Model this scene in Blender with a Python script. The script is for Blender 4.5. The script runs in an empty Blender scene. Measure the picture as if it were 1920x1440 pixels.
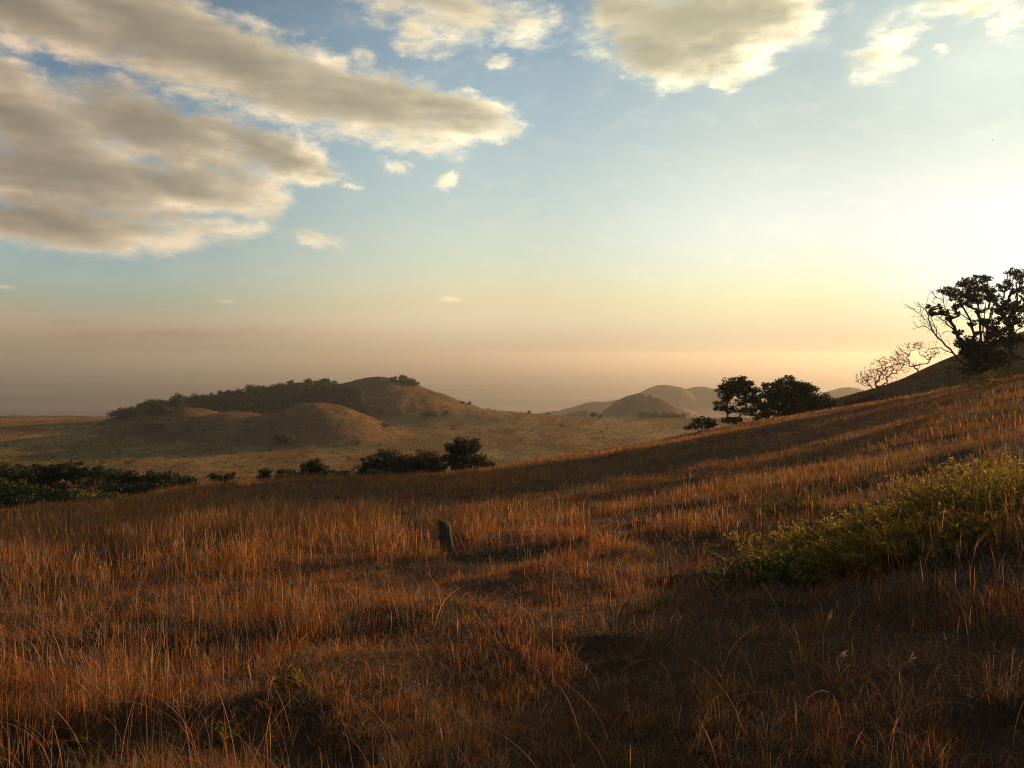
import bpy, math
import numpy as np

S = bpy.context.scene
COL = S.collection
rad = math.radians

# ------------------------------------------------------------------ camera
F, HX, HY = 1440.0, 960.0, 665.0          # focal length and horizon in photo pixels (1920 x 1440)
cam = bpy.data.cameras.new("camera")
cam.sensor_width = 36.0
cam.lens = 36.0 * F / 1920.0
cam.shift_y = -(720.0 - HY) / 1920.0
cam.clip_start, cam.clip_end = 0.05, 200000.0
camera = bpy.data.objects.new("camera", cam)
COL.objects.link(camera)
camera.location = (0, 0, 0)
camera.rotation_euler = (rad(90), 0, 0)
S.camera = camera

# ------------------------------------------------------------------ light
SUN_AZ, SUN_EL = 50.0, 7.6                # clockwise from +Y (view direction)
sun = bpy.data.lights.new("sun", 'SUN')
sun.energy = 5.0
sun.angle = rad(0.5)
sun.color = (1.0, 0.61, 0.29)
sun_o = bpy.data.objects.new("sun", sun)
COL.objects.link(sun_o)
sun_o.rotation_euler = (rad(90 - SUN_EL), 0, rad(180 - SUN_AZ))
S.view_settings.view_transform = 'Standard'
S.view_settings.look = 'None'
S.view_settings.gamma = 1.0
S.view_settings.exposure = 0.0
S.render.film_transparent = False
S.cycles.use_denoising = True
S.cycles.denoiser = 'OPENIMAGEDENOISE'
S.cycles.denoising_input_passes = 'RGB_ALBEDO_NORMAL'
S.cycles.denoising_prefilter = 'NONE'
S.cycles.pixel_filter_type = 'BLACKMAN_HARRIS'
S.cycles.filter_width = 1.0
S.cycles.max_bounces = 6
S.cycles.diffuse_bounces = 2
S.cycles.transmission_bounces = 3
S.cycles.transparent_max_bounces = 6
S.cycles.volume_bounces = 0


class Nodes:
    """small helper to write node trees as expressions"""
    def __init__(self, tree):
        self.t = tree

    def new(self, kind, **kw):
        n = self.t.nodes.new(kind)
        for k, v in kw.items():
            setattr(n, k, v)
        return n

    def put(self, sock, v):
        if isinstance(v, bpy.types.NodeSocket):
            self.t.links.new(v, sock)
        else:
            sock.default_value = v

    def m(self, op, a, b=0.0, c=0.0, clamp=False):
        n = self.new('ShaderNodeMath', operation=op, use_clamp=clamp)
        for i, v in enumerate((a, b, c)):
            self.put(n.inputs[i], v)
        return n.outputs[0]

    def smooth(self, x, a, b, lo=0.0, hi=1.0):
        n = self.new('ShaderNodeMapRange', interpolation_type='SMOOTHSTEP')
        for i, v in enumerate((x, a, b, lo, hi)):
            self.put(n.inputs[i], v)
        return n.outputs[0]

    def lin(self, x, a, b, lo=0.0, hi=1.0):
        n = self.new('ShaderNodeMapRange')
        for i, v in enumerate((x, a, b, lo, hi)):
            self.put(n.inputs[i], v)
        return n.outputs[0]

    def mix(self, f, a, b, blend='MIX'):
        n = self.new('ShaderNodeMix', data_type='RGBA', blend_type=blend)
        n.clamp_factor = True
        self.put(n.inputs[0], f)
        for s, v in ((n.inputs[6], a), (n.inputs[7], b)):
            self.put(s, v if isinstance(v, bpy.types.NodeSocket) else (*v, 1.0))
        return n.outputs[2]

    def vec(self, x, y, z=0.0):
        n = self.new('ShaderNodeCombineXYZ')
        for i, v in enumerate((x, y, z)):
            self.put(n.inputs[i], v)
        return n.outputs[0]

    def noise(self, v, scale, detail=4.0, rough=0.55, dist=0.0, out=0):
        n = self.new('ShaderNodeTexNoise')
        self.put(n.inputs['Vector'], v)
        n.inputs['Scale'].default_value = scale
        n.inputs['Detail'].default_value = detail
        n.inputs['Roughness'].default_value = rough
        n.inputs['Distortion'].default_value = dist
        return n.outputs[out]


# ------------------------------------------------------------------ sky and clouds
def build_world():
    w = bpy.data.worlds.new("World")
    S.world = w
    w.use_nodes = True
    t = w.node_tree
    t.nodes.clear()
    N = Nodes(t)
    sky = N.new('ShaderNodeTexSky', sky_type='NISHITA')
    sky.sun_disc = False
    sky.sun_elevation = rad(SUN_EL)
    sky.sun_rotation = rad(SUN_AZ)
    sky.altitude = 800
    sky.air_density = 1.3
    sky.dust_density = 3.0
    sky.ozone_density = 1.5
    d = N.new('ShaderNodeTexCoord').outputs['Generated']
    sp = N.new('ShaderNodeSeparateXYZ')
    t.links.new(d, sp.inputs[0])
    x, y, z = sp.outputs
    az = N.m('ARCTAN2', x, y)
    h = N.m('SQRT', N.m('ADD', N.m('MULTIPLY', x, x), N.m('MULTIPLY', y, y)))
    el = N.m('DIVIDE', z, N.m('MAXIMUM', h, 0.02))
    sv = (math.sin(rad(SUN_AZ)) * math.cos(rad(SUN_EL)), math.cos(rad(SUN_AZ)) * math.cos(rad(SUN_EL)), math.sin(rad(SUN_EL)))
    dp = N.new('ShaderNodeVectorMath', operation='DOT_PRODUCT')
    t.links.new(d, dp.inputs[0])
    dp.inputs[1].default_value = sv
    ang = N.m('ARCCOSINE', N.m('MINIMUM', dp.outputs['Value'], 0.99999))    # angle from the sun

    def sc(c, s):
        return tuple(v * s for v in c)
    K = 10.0
    # clear sky: physical sky blended with the measured evening air, given per bearing from the sun as
    # (photo row, sRGB) stops; the low haze layer warms the lowest degrees
    AIR = [
        (1900, [(50, 214, 226, 216), (220, 222, 232, 220), (310, 240, 244, 230), (400, 255, 255, 248), (500, 255, 255, 250), (560, 255, 255, 222), (610, 255, 236, 188), (650, 248, 218, 170)], 1.10),
        (1500, [(20, 180, 196, 198), (150, 198, 212, 208), (280, 222, 230, 220), (390, 246, 250, 236), (480, 253, 254, 230), (560, 255, 247, 196), (610, 250, 228, 182), (655, 241, 216, 172)], 1.0),
        (960, [(20, 138, 162, 180), (120, 158, 180, 192), (260, 182, 201, 204), (400, 206, 218, 208), (500, 224, 225, 198), (560, 234, 218, 178), (605, 232, 210, 174), (655, 212, 186, 150)], 1.0),
        (150, [(20, 102, 124, 142), (150, 112, 138, 158), (260, 128, 156, 170), (400, 146, 168, 174), (510, 164, 178, 170), (560, 170, 172, 150), (605, 182, 162, 138), (655, 162, 140, 117)], 1.0)]
    dif = N.m('SUBTRACT', az, rad(SUN_AZ))
    dif = N.m('ABSOLUTE', N.m('WRAP', dif, math.pi, -math.pi))

    def srgb(v):
        v /= 255.0
        return v / 12.92 if v <= 0.04045 else ((v + 0.055) / 1.055) ** 2.4
    air, last = None, None
    ext = 0.80
    for (cx, stops, gain) in AIR:
        a = math.atan((cx - HX) / F)
        rp = N.new('ShaderNodeValToRGB')
        rp.color_ramp.interpolation = 'CARDINAL'
        els = sorted(((HY - py) / F * math.cos(a) / ext, [srgb(v) * gain for v in c]) for py, *c in stops)
        els.append((1.0, [srgb(v) * gain for v in (70, 98, 132)]))
        while len(rp.color_ramp.elements) < len(els):
            rp.color_ramp.elements.new(0.5)
        for e_, (p_, c_) in zip(rp.color_ramp.elements, els):
            e_.position = max(0.0, p_)
            e_.color = (*c_, 1)
        t.links.new(N.m('DIVIDE', el, ext, clamp=True), rp.inputs[0])
        d0 = abs(math.degrees(a) - SUN_AZ)
        air = rp.outputs[0] if air is None else N.mix(N.smooth(dif, rad(last), rad(d0)), air, rp.outputs[0])
        last = d0
    air = N.mix(N.smooth(dif, rad(82), rad(135), 0.0, 0.82), air, (0.05, 0.06, 0.08))
    sca = N.new('ShaderNodeVectorMath', operation='SCALE')
    t.links.new(air, sca.inputs[0])
    sca.inputs['Scale'].default_value = K
    base = N.mix(0.95, sky.outputs[0], sca.outputs[0])
    glow = N.m('POWER', N.smooth(ang, rad(21), rad(2)), 1.8)
    base = N.mix(glow, base, sc((1.9, 1.75, 1.3), K))

    # clouds: lobes given as (x, y, half width, half height, tilt) in photo pixels, turned into azimuth and elevation
    lobes = [
        (60, 30, 330, 95, 10), (310, 70, 330, 120, 17), (500, 140, 330, 115, 18), (690, 195, 300, 88, 12), (880, 222, 150, 55, 6), (780, 190, 170, 60, 15),
        (60, 230, 330, 120, 10), (330, 255, 290, 100, 16), (530, 296, 160, 60, 10), (130, 335, 400, 105, 4), (400, 350, 220, 70, 6),
        (120, 425, 380, 66, 3), (400, 432, 180, 44, -2), (480, 375, 95, 32, -12), (20, 150, 90, 55, 20, 0.8), (30, 90, 75, 45, 0, 0.55), (690, 110, 70, 30, 30, 0.4),
        (608, 449, 78, 19, 12), (725, 308, 40, 24, 0), (848, 335, 40, 28, -20), (642, 352, 46, 14, 4), 
        (850, 15, 270, 100, 8, 0.72), (1010, 45, 80, 62, -20, 0.6), (790, 70, 110, 50, 20, 0.6), (925, 118, 60, 22, 0),
        (1330, 40, 300, 130, 0), (1250, 110, 130, 75, 8), (1470, 25, 130, 85, -12), (1380, 110, 130, 60, -6), (1180, 20, 120, 70, 10),
        (1650, 92, 100, 66, -38, 0.55), (1810, 2, 180, 56, 6, 0.55), (1900, 40, 66, 56, 20, 0.5), (1750, 98, 50, 16, 0, 0.36),
        (60, 580, 150, 11, 1), (130, 604, 100, 11, 2), (300, 584, 150, 9, 0), (340, 626, 460, 20, -1), (838, 562, 44, 10, 0), (8, 537, 30, 10, 0), (430, 566, 24, 7, 0),
    ]

    def density(va, ve):
        p = N.vec(va, ve, 0.0)
        wob = N.new('ShaderNodeVectorMath', operation='MULTIPLY_ADD')
        t.links.new(N.noise(N.vec(va, N.m('MULTIPLY', ve, 1.6), 0.3), 9.0, 3.0, 0.5, 0.0, 1), wob.inputs[0])
        wob.inputs[1].default_value = (0.085, 0.045, 0)
        wob.inputs[2].default_value = (-0.0425, -0.0225, 0)
        w2 = N.new('ShaderNodeVectorMath', operation='MULTIPLY_ADD')
        t.links.new(N.noise(N.vec(va, N.m('MULTIPLY', ve, 1.4), 1.7), 34.0, 5.0, 0.6, 0.0, 1), w2.inputs[0])
        w2.inputs[1].default_value = (0.060, 0.036, 0)
        w2.inputs[2].default_value = (-0.030, -0.018, 0)
        a2 = N.new('ShaderNodeVectorMath', operation='ADD')
        t.links.new(wob.outputs[0], a2.inputs[0])
        t.links.new(w2.outputs[0], a2.inputs[1])
        cal = N.new('ShaderNodeVectorMath', operation='MULTIPLY_ADD')      # calm streaks low down, billows higher up
        t.links.new(a2.outputs[0], cal.inputs[0])
        g_ = N.smooth(ve, 0.03, 0.22, 0.12, 1.0)
        t.links.new(N.vec(N.m('ADD', N.m('MULTIPLY', g_, 0.7), 0.3), g_, 0.0), cal.inputs[1])
        t.links.new(p, cal.inputs[2])
        p = cal.outputs[0]
        tot = None
        for (cx, cy, rx, ry, rot, *wt) in lobes:
            X, Z = (cx - HX) / F, (HY - cy) / F
            a = math.atan(X)
            e = Z * math.cos(a)
            mp = N.new('ShaderNodeMapping', vector_type='TEXTURE')
            t.links.new(p, mp.inputs[0])
            mp.inputs['Location'].default_value = (a, e, 0)
            mp.inputs['Rotation'].default_value = (0, 0, rad(-rot))
            mp.inputs['Scale'].default_value = (rx / F * math.cos(a) ** 2, ry / F * math.cos(a), 1)
            g = N.new('ShaderNodeTexGradient', gradient_type='SPHERICAL')
            t.links.new(mp.outputs[0], g.inputs[0])
            wt = wt[0] if wt else 1.0 if ry > 45 else 0.55 if ry > 22 else 0.45
            v = g.outputs['Fac'] if wt == 1.0 else N.m('MULTIPLY', g.outputs['Fac'], wt)
            if tot is None:
                tot = v
            else:
                n = N.new('ShaderNodeMath', operation='SMOOTH_MAX')
                N.put(n.inputs[0], tot)
                N.put(n.inputs[1], v)
                n.inputs[2].default_value = 0.12
                tot = n.outputs[0]
        fine = N.noise(N.vec(va, N.m('MULTIPLY', ve, 2.0), 0.0), 21.0, 12.0, 0.64, 0.2)
        soft = N.noise(N.vec(N.m('ADD', va, N.m('MULTIPLY', ve, 0.5)), N.m('MULTIPLY', ve, 4.2), 2.0), 9.0, 3.0, 0.5, 0.1)
        return tot, N.m('MULTIPLY', N.m('SUBTRACT', fine, 0.5), 0.95), N.m('MULTIPLY', N.m('SUBTRACT', soft, 0.5), 1.05)

    tot, fn, sn = density(az, el)
    T = N.m('ADD', tot, N.m('MULTIPLY', fn, N.smooth(tot, -0.02, 0.25)))
    alpha = N.smooth(T, 0.06, 0.60)
    tot2, fn2, sn2 = density(N.m('ADD', az, 0.036), N.m('SUBTRACT', el, 0.013))
    T2 = N.m('ADD', tot2, N.m('ADD', sn2, N.m('MULTIPLY', fn2, 0.25)))
    T1 = N.m('ADD', tot, N.m('ADD', sn, N.m('MULTIPLY', fn, 0.25)))
    thick = N.m('ADD', N.m('MULTIPLY', N.m('MAXIMUM', T1, 0.0), 0.38), N.m('MULTIPLY', N.m('MAXIMUM', T2, 0.0), 0.62))
    near_ = N.smooth(ang, rad(62), rad(34))
    lit = N.m('POWER', 2.718, N.m('MULTIPLY', N.m('MAXIMUM', N.m('SUBTRACT', thick, 0.20), 0.0), N.m('ADD', -2.9, N.m('MULTIPLY', near_, -1.0))))
    near = N.smooth(ang, rad(90), rad(24))
    lit_c = N.mix(near, sc((0.80, 0.60, 0.41), K), sc((1.7, 1.5, 1.0), K))
    dark_c = N.mix(near, sc((0.190, 0.156, 0.118), K), sc((0.46, 0.42, 0.28), K))
    cloud = N.mix(lit, dark_c, lit_c)
    low = N.smooth(el, 0.03, 0.10)
    cloud = N.mix(low, N.mix(1.0, base, (0.86, 0.84, 0.84), 'MULTIPLY'), cloud)
    col = N.mix(N.m('MULTIPLY', alpha, 0.96), base, cloud)
    bg = N.new('ShaderNodeBackground')
    t.links.new(col, bg.inputs[0])
    bg.inputs[1].default_value = 0.10
    out = N.new('ShaderNodeOutputWorld')
    t.links.new(bg.outputs[0], out.inputs[0])
    w.cycles.sampling_method = 'MANUAL'
    w.cycles.sample_map_resolution = 512


build_world()

# ------------------------------------------------------------------ numeric noise
_tab = np.random.default_rng(11).random((256, 256))


def vnoise(x, y, seed=0):
    x = x + seed * 17.31
    y = y + seed * 9.73
    xi, yi = np.floor(x).astype(np.int64), np.floor(y).astype(np.int64)
    fx, fy = x - xi, y - yi
    fx, fy = fx * fx * (3 - 2 * fx), fy * fy * (3 - 2 * fy)
    a, b = _tab[xi & 255, yi & 255], _tab[(xi + 1) & 255, yi & 255]
    c, d = _tab[xi & 255, (yi + 1) & 255], _tab[(xi + 1) & 255, (yi + 1) & 255]
    return (a * (1 - fx) + b * fx) * (1 - fy) + (c * (1 - fx) + d * fx) * fy


def fbm(x, y, seed=0, n=4):
    s, amp, tot = 0.0, 1.0, 0.0
    for i in range(n):
        s = s + amp * vnoise(x * 2 ** i, y * 2 ** i, seed + i)
        tot += amp
        amp *= 0.5
    return s / tot


def sstep(x, a, b):
    t = np.clip((x - a) / (b - a), 0, 1)
    return t * t * (3 - 2 * t)


def smax(a, b, w):
    return 0.5 * (a + b + np.sqrt((a - b) ** 2 + w * w))


# ------------------------------------------------------------------ terrain
EYE = 1.7
CREST = np.array([   # photo column, photo row of the near slope's skyline, its distance
    (-1100, 1040, 40), (-600, 1000, 40), (0, 953, 42), (200, 938, 43), (370, 914, 45), (560, 898, 50), (700, 891, 56), (920, 873, 68), (1050, 852, 78), (1270, 817, 98),
    (1400, 793, 112),     (1570, 766, 116), (1620, 758, 112), (1700, 743, 106), (1800, 723, 98), (1920, 697, 90), (2100, 662, 86), (2500, 610, 84), (2900, 590, 84)], float)
_az = np.arange(-180, 180.01, 0.25)


def _profile():
    X = np.tan(np.radians(np.clip(_az, -52, 52)))
    px = HX + F * X
    py = np.interp(px, CREST[:, 0], CREST[:, 1])
    yc = np.interp(px, CREST[:, 0], CREST[:, 2])
    py = py + 0.45 / yc * F                  # the grass stands above the soil
    q = (py - HY) / F
    s, k = q - 2 * EYE / yc, EYE / yc ** 2
    c = np.cos(np.radians(np.clip(_az, -52, 52)))
    s, k = s * c, k * c * c
    inside = np.abs(_az) <= 52
    i0, i1 = np.argmax(inside), len(_az) - 1 - np.argmax(inside[::-1])
    for arr in (s, k):                             # behind the viewer: ease from one side to the other
        a, b = arr[i1], arr[i0]
        back = np.where(_az > 0, _az - 52, _az + 360 - 52) / 256.0
        f = sstep(back, 0, 1)
        arr[~inside] = (a + (b - a) * f)[~inside]
    g = np.exp(-0.5 * (np.arange(-8, 9) / 3.0) ** 2)
    g /= g.sum()

    def sm(v):
        return np.convolve(np.concatenate([v[-9:-1], v, v[1:9]]), g, 'same')[8:-8]
    return sm(s), sm(k)


_s, _k = _profile()


def P(px, py, Y):
    return ((px - HX) / F * Y, Y, -(py - HY) / F * Y)


# rounded cones: photo column, photo row of the top, distance, side slope, top radius, depth factor, hill number
CONES = [
    (705, 706, 765, 0.44, 22, 1.0, 0), (585, 717, 800, 0.32, 28, 1.0, 0), (500, 730, 800, 0.32, 28, 1.0, 0), (425, 742, 780, 0.34, 26, 1.0, 0),
    (350, 757, 740, 0.36, 20, 1.0, 0), (280, 774, 700, 0.32, 18, 1.1, 0), (225, 789, 670, 0.32, 16, 1.1, 0), (645, 721, 785, 0.32, 24, 1.0, 0),
    (594, 757, 560, 0.58, 26, 0.85, 0), (440, 772, 565, 0.50, 28, 0.95, 0),
    (350, 765, 590, 0.46, 18, 1.0, 0), (520, 780, 570, 0.5, 22, 1.0, 0), (290, 784, 590, 0.36, 18, 1.0, 0),
    (1212, 737, 1150, 0.62, 22, 1.0, 1), (1105, 769, 1250, 0.30, 20, 1.0, 1),
    (1243, 722, 2400, 0.60, 60, 1.0, 2), (1304, 727, 2450, 0.55, 70, 1.0, 2), (1185, 747, 2300, 0.22, 60, 1.0, 2), (1110, 762, 2300, 0.20, 60, 1.0, 2),
    (1583, 723, 2300, 0.60, 45, 1.0, 3), (1700, 735, 2600, 0.5, 60, 1.0, 3), (-40, 782, 830, 0.10, 30, 1.0, 4), (2250, 562, 190, 0.60, 54, 1.0, 5),
]


def terrain(x, y, want_id=False):
    x, y = np.asarray(x, float), np.asarray(y, float)
    r = np.hypot(x, y)
    az = np.degrees(np.arctan2(x, y))
    s, k = np.interp(az, _az, _s), np.interp(az, _az, _k)
    rr = np.minimum(r, 420)
    zn = -EYE - s * rr - k * rr * rr - 0.35 * (r - rr)
    # swells and hummocks of the grass slope
    damp = sstep(r, 1.0, 5.0)
    zn = zn + damp * (0.20 * (fbm(x / 2.6, y / 2.6, 3) - 0.5) + 0.12 * (vnoise(x / 0.8, y / 0.8, 8) - 0.5))
    zn = zn + sstep(r, 6, 30) * 0.9 * (fbm(x / 16, y / 16, 5, 2) - 0.5)
    zn = zn - 0.07 * sstep(fbm(x / 1.5, y / 1.2, 83, 3), 0.57, 0.66) * sstep(16 - y, 0, 4) * damp
    # bank under the green shrubs
    zn = zn + 0.22 * np.exp(-(((x - 4.6) * 0.75 - (y - 8.3) * 0.5) / 1.0) ** 2 - (((x - 4.6) * 0.5 + (y - 8.3) * 0.75) / 2.8) ** 2)
    # valley and plateau
    Y = np.maximum(y, 0.3 * r)
    px = HX + F * np.clip(x / np.maximum(Y, 1e-3), -1.5, 1.5)
    f = sstep(px, 820, 1130)
    left = -60 - 0.046 * np.clip(Y - 600, 0, 260) - 0.34 * np.maximum(Y - 860, 0)
    right = -60 - 0.0815 * np.maximum(Y - 720, 0)
    v = left * (1 - f) + right * f
    v = v + 15 * np.exp(-((x + 48) / 75) ** 2 - ((y - 700) / 65) ** 2) + 2.0 * (fbm(x / 60, y / 60, 21, 3) - 0.5) * sstep(r, 150, 300)
    v = smax(v, -400 + 0 * v, 8.0)
    ident = np.where(v < -300, 9, 8)
    for (cx, cy, Yc, sl, r0, df, hid) in CONES:
        X0, Y0, Z0 = P(cx, cy, Yc)
        far = np.hypot(x - X0, y - Y0)
        d = np.sqrt((x - X0) ** 2 + ((y - Y0) * df) ** 2)
        d = d * (1 + 0.22 * (vnoise(np.arctan2(y - Y0, x - X0) * 1.9 + 40, np.log(d + 30) * 2.0, 31 + hid) - 0.5))
        hz = Z0 - sl * (np.sqrt(d * d + r0 * r0) - r0)
        hz = np.where(far > (Yc * 0.45 if Yc > 300 else 170), -1e4, hz)
        ident = np.where(hz > v + 0.3, hid + 20, ident)
        v = np.where(hz > v - 60, smax(v, hz, 2.2), v)
    v = v + sstep(r, 250, 400) * (1.2 + 1.6 * (ident >= 20)) * (np.abs(fbm(x / 26, y / 40, 41, 4) - 0.5) * 2 - 0.25) * (r < 3000)
    v = v + np.where((ident == 22) | (ident == 23), 26.0, np.where(ident == 21, 9.0, 0.0)) * (np.abs(fbm(x / np.where(ident == 21, 70, 190), y / np.where(ident == 21, 90, 260), 47, 4) - 0.5) * 2 - 0.25)
    zn = np.where(r > 380, np.minimum(zn, v - 30), zn)
    z = smax(zn, v, 2.0)
    if want_id:
        return z, np.where(zn > v, 1, ident)
    return z


def gz(x, y):
    return float(terrain(np.array([x]), np.array([y]))[0])


def hit(px, py, y0=200.0, y1=1500.0):
    """the point where the line of sight at a photo position meets the ground"""
    Y = np.linspace(y0, y1, 1400)
    X = (px - HX) / F * Y
    d = -(py - HY) / F * Y - terrain(X, Y)
    i = int(np.argmax(d < 0)) if (d < 0).any() else int(np.argmin(d))
    return float(X[i]), float(Y[i])


# ------------------------------------------------------------------ materials
def material(name):
    m = bpy.data.materials.new(name)
    m.use_nodes = True
    m.node_tree.nodes.clear()
    return m, Nodes(m.node_tree)


def leaf_material(name, tint, trans=0.45, rough=0.6):
    """colour comes from the leaf's own colour attribute; thin, so light also passes through"""
    m, N = material(name)
    a = N.new('ShaderNodeAttribute', attribute_name="Col")
    c = N.mix(1.0, a.outputs[0], tint, 'MULTIPLY')
    d = N.new('ShaderNodeBsdfPrincipled')
    N.put(d.inputs['Base Color'], c)
    d.inputs['Roughness'].default_value = rough
    d.inputs['Specular IOR Level'].default_value = 0.25
    tr = N.new('ShaderNodeBsdfTranslucent')
    N.put(tr.inputs[0], c)
    mx = N.new('ShaderNodeMixShader')
    mx.inputs[0].default_value = trans
    N.t.links.new(d.outputs[0], mx.inputs[1])
    N.t.links.new(tr.outputs[0], mx.inputs[2])
    o = N.new('ShaderNodeOutputMaterial')
    N.t.links.new(mx.outputs[0], o.inputs[0])
    return m


def ground_material(name, cols, scale, bump, bscale, stretch=(1, 1, 1)):
    m, N = material(name)
    tc = N.new('ShaderNodeTexCoord').outputs['Object']
    mp = N.new('ShaderNodeMapping')
    N.t.links.new(tc, mp.inputs[0])
    mp.inputs['Scale'].default_value = stretch
    v = mp.outputs[0]
    a = N.noise(v, scale, 6, 0.6)
    b = N.noise(v, scale * 6.3, 8, 0.7)
    c2 = N.noise(v, scale * 0.21, 3, 0.5)
    c = N.mix(N.smooth(a, 0.36, 0.64), cols[0], cols[1])
    c = N.mix(N.smooth(c2, 0.42, 0.66), c, cols[2])
    c = N.mix(N.smooth(b, 0.50, 0.66, 0, 0.75), c, cols[3])
    p = N.new('ShaderNodeBsdfPrincipled')
    N.put(p.inputs['Base Color'], c)
    p.inputs['Roughness'].default_value = 0.95
    p.inputs['Specular IOR Level'].default_value = 0.1
    bp = N.new('ShaderNodeBump')
    bp.inputs['Strength'].default_value = bump
    bp.inputs['Distance'].default_value = bscale
    N.put(bp.inputs['Height'], b)
    N.t.links.new(bp.outputs[0], p.inputs['Normal'])
    o = N.new('ShaderNodeOutputMaterial')
    N.t.links.new(p.outputs[0], o.inputs[0])
    return m


def bark_material():
    m, N = material("bark")
    tc = N.new('ShaderNodeTexCoord').outputs['Object']
    n = N.noise(tc, 3.0, 6, 0.7)
    p = N.new('ShaderNodeBsdfPrincipled')
    N.put(p.inputs['Base Color'], N.mix(n, (0.045, 0.03, 0.02), (0.12, 0.085, 0.06)))
    p.inputs['Roughness'].default_value = 0.9
    bp = N.new('ShaderNodeBump')
    bp.inputs['Strength'].default_value = 0.6
    bp.inputs['Distance'].default_value = 0.05
    N.put(bp.inputs['Height'], N.noise(tc, 14.0, 4, 0.6))
    N.t.links.new(bp.outputs[0], p.inputs['Normal'])
    o = N.new('ShaderNodeOutputMaterial')
    N.t.links.new(p.outputs[0], o.inputs[0])
    return m


M_SOIL = ground_material("soil_and_litter", [(0.085, 0.046, 0.022), (0.15, 0.075, 0.031), (0.11, 0.062, 0.027), (0.035, 0.021, 0.012)], 2.6, 1.0, 0.06)
M_VALLEY = ground_material("valley_grassland", [(0.44, 0.23, 0.060), (0.34, 0.20, 0.052), (0.20, 0.15, 0.04), (0.17, 0.10, 0.03)], 0.035, 0.9, 1.2)
M_HILL = ground_material("hill_grassland", [(0.26, 0.122, 0.038), (0.17, 0.092, 0.030), (0.22, 0.11, 0.036), (0.085, 0.056, 0.020)], 0.05, 0.7, 0.8)
M_PLAIN = ground_material("hazy_plain", [(0.26, 0.19, 0.115), (0.10, 0.085, 0.055), (0.36, 0.27, 0.16), (0.10, 0.085, 0.06)], 0.0012, 0.0, 1.0, (0.35, 1.3, 1))
M_BARK = bark_material()
M_LEAF = leaf_material("foliage", (1, 1, 1), 0.42)
M_SHRUB = leaf_material("sunlit_shrub_leaf", (1, 1, 1), 0.70)
M_GRASS = leaf_material("dry_grass", (1, 1, 1), 0.42, 0.7)


# ------------------------------------------------------------------ object helpers
def tag(o, label=None, cat=None, group=None, kind=None):
    if label:
        o["label"] = label
    if cat:
        o["category"] = cat
    if group:
        o["group"] = group
    if kind:
        o["kind"] = kind
    return o


def mesh_from(name, verts, quads, tris=None, mat=None, cols=None, smooth=False):
    me = bpy.data.meshes.new(name)
    verts = np.asarray(verts, np.float32).reshape(-1, 3)
    quads = np.asarray(quads, np.int32).reshape(-1, 4) if quads is not None and len(quads) else np.zeros((0, 4), np.int32)
    tris = np.asarray(tris, np.int32).reshape(-1, 3) if tris is not None and len(tris) else np.zeros((0, 3), np.int32)
    nq, nt = len(quads), len(tris)
    me.vertices.add(len(verts))
    me.vertices.foreach_set("co", verts.ravel())
    me.loops.add(nq * 4 + nt * 3)
    me.loops.foreach_set("vertex_index", np.concatenate([quads.ravel(), tris.ravel()]))
    me.polygons.add(nq + nt)
    start = np.concatenate([np.arange(nq) * 4, nq * 4 + np.arange(nt) * 3]).astype(np.int32)
    me.polygons.foreach_set("loop_start", start)
    if cols is not None:
        at = me.attributes.new("Col", 'FLOAT_COLOR', 'POINT')
        c = np.ones((len(verts), 4), np.float32)
        c[:, :3] = cols
        at.data.foreach_set("color", c.ravel())
    me.update(calc_edges=True)
    if smooth:
        me.polygons.foreach_set("use_smooth", np.ones(nq + nt, bool))
    if mat:
        me.materials.append(mat)
    return me


def obj(name, me, parent=None, loc=(0, 0, 0)):
    o = bpy.data.objects.new(name, me)
    COL.objects.link(o)
    o.location = loc
    if parent:
        o.parent = parent
    return o


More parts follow.
